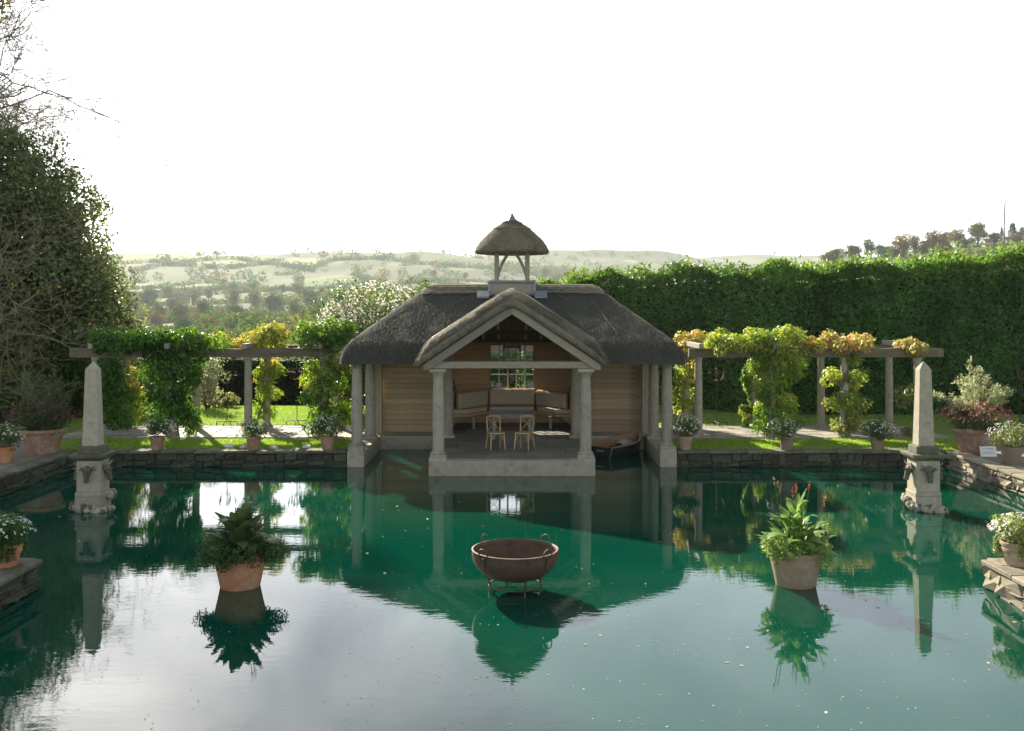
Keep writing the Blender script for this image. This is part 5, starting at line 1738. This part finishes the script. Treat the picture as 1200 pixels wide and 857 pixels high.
daisy_pot("white daisies in a basket pot on the gravel beyond the white sign", (12.42, 24.75, LAWN_Z + 0.004), 0.26, 0.19, 0.44, M_basket, 1.15, 0.62, [(0.17, 0.21, 0.07), (0.22, 0.25, 0.09)], 30)
daisy_pot("shaded green daisies in a pot on the dark gravel bank below the evergreen", (-12.75, 25.0, LAWN_Z + 0.004), 0.26, 0.19, 0.40, M_terra, 1.0, 0.6, WG, 26)
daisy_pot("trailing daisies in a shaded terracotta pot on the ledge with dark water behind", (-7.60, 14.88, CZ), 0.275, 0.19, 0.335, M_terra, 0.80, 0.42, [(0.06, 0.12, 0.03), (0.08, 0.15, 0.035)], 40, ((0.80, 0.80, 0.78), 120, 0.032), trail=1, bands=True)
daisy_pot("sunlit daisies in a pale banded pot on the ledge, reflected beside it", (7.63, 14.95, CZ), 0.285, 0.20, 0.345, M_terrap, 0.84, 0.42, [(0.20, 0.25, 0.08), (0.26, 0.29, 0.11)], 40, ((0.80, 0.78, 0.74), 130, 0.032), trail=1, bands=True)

# big pots with a little tree over flowers
def tree_pot(label, loc, crown_cols, fl_cols, fol_cols, crown_h, tw, crown_n, leaf, flower_n):
    t = thing("tree_pot", label, "potted tree", loc, 0.0, "large tree pots on the pool corners")
    make_pot(t, 0.58, 0.36, 0.66, M_terraw)
    parts = crown((0, 0, 0.90), (0.78, 0.72, 0.36), 60, 0.17, 90, 0.06, 0.022, fol_cols, bias=0.45, zmin=0.6, out=1.0)
    leaf_obj("foliage", parts, M_leaf, t)
    d = ball_dirs(flower_n)
    d[:, 2] = np.abs(d[:, 2])
    P = np.array([0, 0, 0.92]) + d * np.array([0.92, 0.85, 0.42]) * RNG.uniform(0.8, 1.1, (flower_n, 1))
    c = np.array(fl_cols)[RNG.integers(len(fl_cols), size=flower_n)]
    stuff_leaf("flowers", [leaf_arrays(P, d, 0.055, 0.035, c, droop=0.2, out=1.0), leaf_arrays(P + 0.02, d, 0.045, 0.03, c, out=1.0)], M_petal, t)
    rng2 = np.random.default_rng(int(loc[0] * 10) % 97)
    br_ = []
    branch_arrays((0, 0, 0.55), (0.05, 0, 1), 0.75, 0.04, 0, 5, rng2, br_, 0.08, 0.05)
    for k in range(9):
        a = k * 0.7 + rng2.uniform(0, .4)
        branch_arrays(br_[0][0][rng2.integers(3, 6)], unit(np.array([[math.cos(a), math.sin(a), rng2.uniform(0.5, 1.3)]]))[0], crown_h * rng2.uniform(0.55, 0.85), 0.018, 2, 5, rng2, br_, 0.14, 0.04, (3, 4))
    ob("trunk", branch_mesh("trunk", br_, (0, 0, 0), 0.004), t, tw)
    tips = np.concatenate([np.array(b_[0][2:]) for b_ in br_[1:]])
    idx = RNG.integers(len(tips), size=crown_n)
    P = tips[idx] + RNG.normal(size=(crown_n, 3)) * 0.035
    cc_ = np.array(crown_cols)[RNG.integers(len(crown_cols), size=crown_n)]
    leaf_obj("crown", [leaf_arrays(P, ball_dirs(crown_n), leaf[0], leaf[1], cc_, droop=-0.2)], M_leaf, t)
    return t
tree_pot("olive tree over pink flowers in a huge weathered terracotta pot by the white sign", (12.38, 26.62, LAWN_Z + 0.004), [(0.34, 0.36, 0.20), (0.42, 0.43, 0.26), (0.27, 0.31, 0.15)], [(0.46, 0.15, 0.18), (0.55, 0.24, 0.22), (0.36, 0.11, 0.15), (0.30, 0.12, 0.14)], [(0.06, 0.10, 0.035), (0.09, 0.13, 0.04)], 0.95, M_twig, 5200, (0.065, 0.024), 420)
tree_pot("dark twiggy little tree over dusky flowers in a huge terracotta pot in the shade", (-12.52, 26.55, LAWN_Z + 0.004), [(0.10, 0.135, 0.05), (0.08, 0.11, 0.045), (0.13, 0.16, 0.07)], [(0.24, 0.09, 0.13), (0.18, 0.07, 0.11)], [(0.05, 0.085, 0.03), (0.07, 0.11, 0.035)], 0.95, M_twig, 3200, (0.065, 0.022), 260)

# pots standing in the water, planted with canna
def canna_leaf_mesh(L, W, curl, seed):
    mm = MB()
    def fn(u, v):
        w = W * (math.sin(math.pi * (u ** 0.8) * 0.96 + 0.10)) * (1 - 0.15 * u)
        x = (v - 0.5) * 2
        z_ = L * u * math.cos(curl * u * 0.8)
        y_ = -L * u * math.sin(curl * u * 0.8)
        return (x * w * 0.5, y_ + abs(x) * w * 0.18 * -1 + 0.008 * math.sin(u * 14 + seed + v * 5), z_ + abs(x) * w * 0.10)
    mm.grid(fn, 7, 4)
    me = mm.mesh("leaf", 'all', fix=False)
    return me
CANNA = [canna_leaf_mesh(0.42, 0.22, 0.6, 0), canna_leaf_mesh(0.38, 0.21, 1.0, 1), canna_leaf_mesh(0.33, 0.18, 1.4, 2), canna_leaf_mesh(0.44, 0.20, 0.4, 3)]
def canna_mat(name, a, b_, c_):
    mm, nt, out = nodes_of(name)
    bs = nt.nodes.new("ShaderNodeBsdfPrincipled")
    bs.inputs["Roughness"].default_value = 0.5
    bs.inputs["Specular IOR Level"].default_value = 0.25
    oi = nt.nodes.new("ShaderNodeObjectInfo")
    col = ramp(nt, oi.outputs["Random"], [(0.0, a), (0.5, b_), (1.0, c_)])
    vein = noise_fac(nt, 6, 4, 0.6, (8, 1, 1.5))
    col = mixc(nt, ramp(nt, vein, [(0.4, (0, 0, 0)), (0.7, (0.35, 0.35, 0.35))]), col, (0.22, 0.27, 0.10))
    tl = nt.nodes.new("ShaderNodeBsdfTranslucent")
    mx_ = nt.nodes.new("ShaderNodeMixShader")
    mx_.inputs["Fac"].default_value = 0.35
    hs = nt.nodes.new("ShaderNodeHueSaturation")
    hs.inputs["Value"].default_value = 1.6
    lk(nt, col, bs.inputs["Base Color"])
    lk(nt, col, hs.inputs["Color"])
    lk(nt, hs.outputs["Color"], tl.inputs["Color"])
    lk(nt, bs.outputs["BSDF"], mx_.inputs[1])
    lk(nt, tl.outputs["BSDF"], mx_.inputs[2])
    lk(nt, mx_.outputs["Shader"], out.inputs["Surface"])
    return mm
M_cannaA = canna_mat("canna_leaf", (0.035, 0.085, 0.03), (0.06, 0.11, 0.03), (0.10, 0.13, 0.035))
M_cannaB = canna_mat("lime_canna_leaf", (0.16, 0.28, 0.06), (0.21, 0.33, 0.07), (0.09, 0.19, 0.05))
def canna_pot(label, loc, mat, lmat, fol, spikes, n_leaf, hgt, lob_r, lean=0.0):
    t = thing("canna_pot", label, "potted plant", loc, 0.0, "canna pots standing in the water")
    make_pot(t, 0.425, 0.29, 0.57, mat)
    for k in range(n_leaf):
        ring = k / n_leaf
        a = k * 2.39996
        rr = 0.05 + 0.24 * ring
        z0 = 0.54 + hgt * (1 - ring) ** 0.8 * 0.62 * random.uniform(0.35, 1.0)
        tilt = R(-4 + 62 * ring + random.uniform(-10, 14))
        o = ob("leaf", random.choice(CANNA), t, lmat, (math.cos(a) * rr * 0.7 + lean, math.sin(a) * rr * 0.7, z0), (0, 0, 0))
        o.rotation_euler = Matrix.Rotation(a + math.pi / 2, 4, 'Z').to_euler()
        o.rotation_euler = (Matrix.Rotation(a + math.pi / 2, 4, 'Z') @ Matrix.Rotation(tilt, 4, 'X')).to_euler()
        s_ = random.uniform(0.85, 1.15) * (0.75 + 0.35 * ring)
        o.scale = (s_, s_, s_)
    st = MB()
    for k in range(9):
        a = k * 0.7
        st.tube([(0.12 * math.cos(a), 0.12 * math.sin(a), 0.45), (0.10 * math.cos(a) + lean, 0.10 * math.sin(a), 0.5 + hgt * random.uniform(0.4, 0.7))], [0.014, 0.008], 6)
    st.build("stem", M_cannaA, t, smooth=True)
    parts = []
    for k in range(75):
        a = RNG.uniform(0, 6.28)
        r_ = lob_r * RNG.uniform(0.45, 1.0)
        parts.append(clump_leaves((math.cos(a) * r_, math.sin(a) * r_, 0.60 + RNG.uniform(-0.06, 0.14) - 0.08 * (r_ / lob_r)), (0.13, 0.13, 0.11), 85, 0.05, 0.022, np.array(fol[k % len(fol)]), 0.1))
    leaf_obj("filler_foliage", parts, M_leaf, t)
    for (dx, dy, z1, col) in spikes:
        sm = MB()
        sm.tube([(dx * 0.4, dy * 0.4, 0.55), (dx, dy, z1)], [0.008, 0.005], 5)
        s_o = sm.build("flower_spike", M_cannaA, t)
        d = ball_dirs(20)
        P = np.array([dx, dy, z1]) + d * np.array([0.008, 0.008, 0.07])
        leaf_obj("blossom", [leaf_arrays(P, d, 0.024, 0.013, col, droop=-0.5)], M_petal, s_o)
    return t
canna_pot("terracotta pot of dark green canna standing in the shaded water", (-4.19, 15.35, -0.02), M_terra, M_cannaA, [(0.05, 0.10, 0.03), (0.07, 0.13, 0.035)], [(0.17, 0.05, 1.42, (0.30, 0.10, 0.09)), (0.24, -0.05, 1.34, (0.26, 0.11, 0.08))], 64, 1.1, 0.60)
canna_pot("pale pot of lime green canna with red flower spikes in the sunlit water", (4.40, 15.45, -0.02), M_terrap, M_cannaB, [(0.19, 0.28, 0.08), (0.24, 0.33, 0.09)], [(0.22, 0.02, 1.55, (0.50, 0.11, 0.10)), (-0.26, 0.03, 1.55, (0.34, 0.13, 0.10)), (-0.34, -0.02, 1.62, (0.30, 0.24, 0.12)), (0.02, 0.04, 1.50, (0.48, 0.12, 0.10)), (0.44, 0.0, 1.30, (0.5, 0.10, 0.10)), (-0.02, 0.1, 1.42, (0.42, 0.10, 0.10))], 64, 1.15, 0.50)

# ================================================================== FIRE BOWL in the water
fb = thing("fire_bowl", "large rusty riveted fire bowl with ring handles on a low stand in the water", "fire bowl", (0.05, 15.12, 0))
prof = []
for k in range(15):
    q_ = (k / 14) ** 1.8
    prof.append((max(0.01, 0.66 * (1 - (1 - q_) ** 2.5) ** 0.5), 0.15 + 0.47 * q_))
inner = [(r_ * 0.965, z_ + 0.018) for r_, z_ in prof[::-1]]
MB().lathe(prof + [(0.665, 0.632), (0.65, 0.635)] + inner, 64, cap=False, jit=0.004).build("bowl", M_rust, fb, smooth='all')
bowl = fb.children[0]
for zz, r_ in ((0.55, 0.657), (0.36, 0.575)):
    for k in range(28):
        a = k * 2 * math.pi / 28
        if k == 0:
            rv = MB().lathe([(0.011, 0), (0.009, 0.006), (0.001, 0.009)], 6).mesh("rivet", True)
        o = ob("rivet", rv, bowl, M_rust, (r_ * math.cos(a), r_ * math.sin(a), zz))
        o.rotation_euler = (0, R(90), a)
        o.rotation_euler = (Matrix.Rotation(a, 4, 'Z') @ Matrix.Rotation(R(90), 4, 'Y')).to_euler()
for k in range(4):
    a = R(45 + 90 * k)
    rr = MB()
    c0 = Vector((math.cos(a) * 0.67, math.sin(a) * 0.67, 0.645))
    tang_ = Vector((-math.sin(a), math.cos(a), 0))
    upv = Vector((math.cos(a) * 0.18, math.sin(a) * 0.18, 1)).normalized()
    rr.tube([c0 + tang_ * 0.09 * math.cos(q * math.pi / 10) + upv * 0.09 * math.sin(q * math.pi / 10) for q in range(20)], 0.011, 6, closed=True)
    rg = rr.build("ring_handle", M_rust, fb, smooth=True)
    MB().bar((math.cos(a) * 0.655, math.sin(a) * 0.655, 0.44), (math.cos(a) * 0.685, math.sin(a) * 0.685, 0.60), 0.05, 0.016, (math.cos(a), math.sin(a), 0)).build("lug", M_rust, rg)
stn = MB()
stn.tube([(0.44 * math.cos(k * .1571), 0.44 * math.sin(k * .1571), 0.255) for k in range(40)], 0.013, 6, closed=True)
stn.tube([(0.40 * math.cos(k * .1571), 0.40 * math.sin(k * .1571), 0.09) for k in range(40)], 0.012, 6, closed=True)
stn.build("stand_ring", M_rust, fb, smooth=True)
for k in range(4):
    a = R(20 + 90 * k)
    c, s_ = math.cos(a), math.sin(a)
    MB().tube([(0.50 * c, 0.50 * s_, 0.30), (0.44 * c, 0.44 * s_, 0.24), (0.40 * c, 0.40 * s_, 0.10), (0.42 * c, 0.42 * s_, -0.05), (0.50 * c, 0.50 * s_, -0.95)], 0.017, 6).build("leg", M_rust, fb, smooth=True)

# ================================================================== OBELISKS
rock_me = []
for sd in range(5):
    bm = bmesh.new()
    bmesh.ops.create_icosphere(bm, subdivisions=2, radius=1.0)
    for v in bm.verts:
        nn = mnoise.noise(v.co * 1.3 + Vector((sd * 7.1, 0, 0))) * 0.45 + mnoise.noise(v.co * 3.1 + Vector((0, sd * 5.3, 0))) * 0.18
        v.co = v.co * (1 + nn)
    me = bpy.data.meshes.new("rock")
    bm.to_mesh(me)
    bm.free()
    rock_me.append(me)
def taper_box(mb, w0, w1, z0, z1):
    a, b_ = w0 / 2, w1 / 2
    return mb.add([(-a, -a, z0), (a, -a, z0), (a, a, z0), (-a, a, z0), (-b_, -b_, z1), (b_, -b_, z1), (b_, b_, z1), (-b_, b_, z1)],
                  [(0, 3, 2, 1), (4, 5, 6, 7), (0, 1, 5, 4), (1, 2, 6, 5), (2, 3, 7, 6), (3, 0, 4, 7)])
def bull_head():
    """front towards -y, standing proud of the pedestal face"""
    h = MB()
    rings = [((0, 0.02, 0.20), 0.055, 0.05), ((0, -0.03, 0.17), 0.105, 0.075), ((0, -0.06, 0.10), 0.098, 0.085), ((0, -0.09, 0.02), 0.078, 0.07), ((0, -0.115, -0.07), 0.058, 0.055), ((0, -0.125, -0.13), 0.064, 0.055), ((0, -0.115, -0.165), 0.05, 0.04)]
    vs_, fs = [], []
    n = 14
    for (c, rx, ry) in rings:
        for k in range(n):
            a = 2 * math.pi * k / n
            vs_.append((c[0] + rx * math.cos(a), c[1] + ry * math.sin(a) * 0.9 + 0.03, c[2] + 0.012 * math.sin(a)))
    for i in range(len(rings) - 1):
        for k in range(n):
            k2 = (k + 1) % n
            fs.append((i * n + k, i * n + k2, (i + 1) * n + k2, (i + 1) * n + k))
    fs += [tuple(range(n)), tuple(range((len(rings) - 1) * n, len(rings) * n))]
    h.add(vs_, fs)
    for s_ in (-1, 1):                                  # ears and brow
        h.tube([(s_ * 0.09, -0.03, 0.12), (s_ * 0.15, -0.04, 0.115), (s_ * 0.20, -0.035, 0.09)], [0.028, 0.032, 0.006], 8)
        h.tube([(s_ * 0.045, -0.125, 0.09), (s_ * 0.075, -0.11, 0.085)], [0.022, 0.02], 8)
    return h.mesh("bull_head", True)
HEAD = bull_head()
def horn_mesh(s_):
    return MB().tube([(s_ * 0.06, -0.02, 0.17), (s_ * 0.13, -0.04, 0.185), (s_ * 0.185, -0.06, 0.215), (s_ * 0.21, -0.075, 0.265)], [0.026, 0.022, 0.015, 0.004], 8).mesh("horn", True)
HORNS = [horn_mesh(-1), horn_mesh(1)]
def obelisk(label, loc):
    t = thing("obelisk", label, "obelisk", loc, 0, "obelisks standing in the pool")
    taper_box(MB(), 0.60, 0.54, -1.0, 0.30).build("base_core", M_stone, t)
    for k in range(90):
        a = k * 2.39996
        sd_ = 0.30 + 0.05 * random.random() - 0.05 * ((k * 0.618) % 1.0)
        cx_, cy_ = math.cos(a), math.sin(a)
        kk = sd_ / max(abs(cx_), abs(cy_))
        s_ = random.uniform(0.06, 0.115)
        ob("rock", random.choice(rock_me), t, M_coping if k % 3 == 0 else M_stone, (cx_ * kk, cy_ * kk, -0.05 + 0.36 * ((k * 0.618) % 1.0)), (random.uniform(0, 6), random.uniform(0, 6), random.uniform(0, 6)), (s_ * 1.2, s_, s_ * 0.8))
    MB().box(-0.275, 0.275, -0.275, 0.275, 0.30, 0.40).build("footing", M_stone, t, bevel=0.02)
    pd = MB().box(-0.25, 0.25, -0.25, 0.25, 0.40, 1.06).build("pedestal", M_stone, t, bevel=0.012)
    taper_box(taper_box(MB(), 0.53, 0.70, 1.06, 1.13), 0.70, 0.74, 1.13, 1.20).build("cornice", M_coping, t, bevel=0.01)
    MB().box(-0.235, 0.235, -0.235, 0.235, 1.20, 1.36).build("step", M_coping, t, bevel=0.015)
    sh_ = MB()
    taper_box(sh_, 0.335, 0.245, 1.36, 2.98)
    taper_box(sh_, 0.245, 0.02, 2.98, 3.14)
    sh_.build("shaft", M_stone, t, bevel=0.012)
    for k in range(4):
        hd = ob("bull_head", HEAD, t, M_coping, (0.247 * math.sin(k * math.pi / 2), -0.247 * math.cos(k * math.pi / 2), 0.78), (0, 0, k * math.pi / 2), (0.9, 1.2, 0.95))
        ob("horn", HORNS[0], hd, M_stone)
        ob("horn", HORNS[1], hd, M_stone)
    return t
obelisk("shaded stone obelisk on a bull-head pedestal in front of the dark evergreen", (-8.92, 21.2, 0))
obelisk("sunlit stone obelisk on a bull-head pedestal in front of the laurel hedge", (8.76, 21.2, 0))

# ================================================================== SMALL THINGS
# white sign board by the big olive pot
sg = thing("sign_board", "small white sign with grey lines of writing leaning by the olive pot", "sign", (12.42, 25.92, LAWN_Z + 0.004), R(4))
bd = MB()
bd.add([(-0.215, 0.0, 0.0), (0.215, 0.0, 0.0), (0.215, 0.06, 0.26), (-0.215, 0.06, 0.26), (-0.215, 0.022, 0.0), (0.215, 0.022, 0.0), (0.215, 0.082, 0.26), (-0.215, 0.082, 0.26)],
       [(0, 1, 2, 3), (7, 6, 5, 4), (0, 4, 5, 1), (1, 5, 6, 2), (2, 6, 7, 3), (3, 7, 4, 0)])
bd.build("board", M_white, sg)
tx = MB()
for (z_, x0, x1, hh, step) in ((0.185, -0.13, 0.13, 0.026, 0.030), (0.115, -0.17, 0.17, 0.015, 0.022), (0.075, -0.16, 0.16, 0.015, 0.022)):
    x = x0
    while x < x1:
        w = random.choice((0.5, 0.7, 0.75)) * step
        yy = 0.06 * z_ / 0.26 - 0.002
        tx.add([(x, yy, z_), (x + w, yy, z_), (x + w, yy + 0.06 * hh / 0.26, z_ + hh), (x, yy + 0.06 * hh / 0.26, z_ + hh)], [(0, 1, 2, 3)])
        x += step * random.choice((1, 1, 1, 1.5))
stuff(tx.build("writing", M_grey, sg))
# iron stands on the lawns
def iron_stand(label, px, py, hgt, arms):
    p = on(px, py, LAWN_Z)
    z_ = LAWN_Z if not 29.5 < p[1] < 32.5 else LAWN_Z + 0.03
    t = thing("iron_stand", label, "candle stand", (p[0], p[1], z_), random.uniform(-.2, .2), "iron candle stands beyond the pergolas")
    ft = MB()
    ft.tube([(-0.36, 0, 0), (-0.35, 0, 0.11), (-0.30, 0, 0.135), (0.30, 0, 0.135), (0.35, 0, 0.11), (0.36, 0, 0)], 0.014, 6)
    ft.tube([(0, -0.3, 0), (0, -0.29, 0.11), (0, -0.25, 0.135), (0, 0.25, 0.135), (0, 0.29, 0.11), (0, 0.3, 0)], 0.014, 6)
    ft.build("foot", M_iron, t, smooth=True)
    MB().tube([(0, 0, 0.13), (0, 0, hgt)], 0.014, 6).build("rod", M_iron, t)
    for k in range(arms):
        a = k * 2 * math.pi / arms + 0.3
        c, s_ = math.cos(a), math.sin(a)
        ar = MB()
        ar.tube([(0, 0, hgt - 0.32), (0.10 * c, 0.10 * s_, hgt - 0.36), (0.22 * c, 0.22 * s_, hgt - 0.28), (0.27 * c, 0.27 * s_, hgt - 0.12)], 0.011, 5)
        ar.lathe([(0.01, 0), (0.05, 0.015), (0.055, 0.03)], 8, (0.27 * c, 0.27 * s_, hgt - 0.12))
        ao = ar.build("arm", M_rust, t, smooth=True)
        MB().lathe([(0.018, 0), (0.018, 0.12)], 8, (0.27 * c, 0.27 * s_, hgt - 0.095)).build("candle", M_rust, ao)
    MB().lathe([(0.015, 0), (0.04, 0.03), (0.015, 0.07), (0.002, 0.12)], 8, (0, 0, hgt)).build("finial", M_iron, t)
    return t
iron_stand("iron candle stand on the lawn before the pale variegated shrub", 266, 499, 1.75, 5)
iron_stand("iron candle stand on the lawn between the golden vine and bright green vine", 348, 498, 1.85, 6)
iron_stand("iron candle stand before the laurel hedge, next to the boathouse end of the pergola", 840, 500, 1.85, 6)
iron_stand("iron candle stand before the laurel hedge, beside the lime green vine", 930, 499, 1.75, 5)
iron_stand("iron candle stand before the laurel hedge, beyond the olive tree", 1196, 500, 1.9, 5)
# pale stones on the grass strip
for k, (px, py, w, lab) in enumerate(((269, 525, 0.30, "flat pale stone on the grass nearest the thick vine"), (286, 526.5, 0.22, "small pale stone on the grass close behind the middle daisy pot"), (321, 527, 0.40, "largest pale stone on the grass right of the bare column"), (359, 526.5, 0.26, "pale stone on the grass close to the vine-side quay daisies"))):
    p = on(px, py, LAWN_Z)
    o = ob("white_stone", rock_me[k], None, M_whitestone, (p[0], p[1], LAWN_Z + 0.045), (0.1, 0, k), (w / 2, w / 3, 0.075))
    tag(o, lab, "stone", "pale stones on the grass")

# fallen leaves and petals floating on the pool
n = 330
px = RNG.uniform(380, 1200, n)
py = 570 + 287 * RNG.uniform(0, 1, n) ** 0.8
px[:40] = RNG.uniform(60, 380, 40)
Dd = F * CH / (py - YH)
xx = (px - 600) / F * Dd
ok = ((np.abs(xx) < 7.1) | ((Dd > 15.5) & (np.abs(xx) < 11.4))) & (np.hypot(xx - 0.05, Dd - 15.1) > 0.55) & (np.hypot(np.abs(xx) - 4.3, Dd - 15.4) > 0.45)
P = np.stack([xx, Dd, np.full(n, 0.006)], 1)[ok]
n = len(P)
fc = np.array([(0.62, 0.55, 0.40), (0.66, 0.62, 0.52), (0.50, 0.36, 0.16), (0.55, 0.50, 0.25), (0.70, 0.68, 0.62)])[RNG.integers(5, size=n)]
sz = np.where(RNG.uniform(0, 1, n) < 0.10, 0.075, RNG.uniform(0.018, 0.04, n))
V, Fq, C = leaf_arrays(P, np.tile([0, 0, 1.0], (n, 1)), 1.0, 0.6, fc, out=0.0, jit=0.0)
V = V.reshape(n, 4, 3)
V = P[:, None, :] + (V - P[:, None, :]) * sz[:, None, None] * np.array([1, 1, 0.12])
V[:, :, 2] = 0.006 + np.clip(V[:, :, 2] - 0.006, 0, 0.012)
fl_ = leaf_obj("floating_leaves", [(V.reshape(-1, 3), Fq, C)], M_petal)
tag(stuff(fl_), "tiny fallen leaves and petals floating on the green water", "leaves")
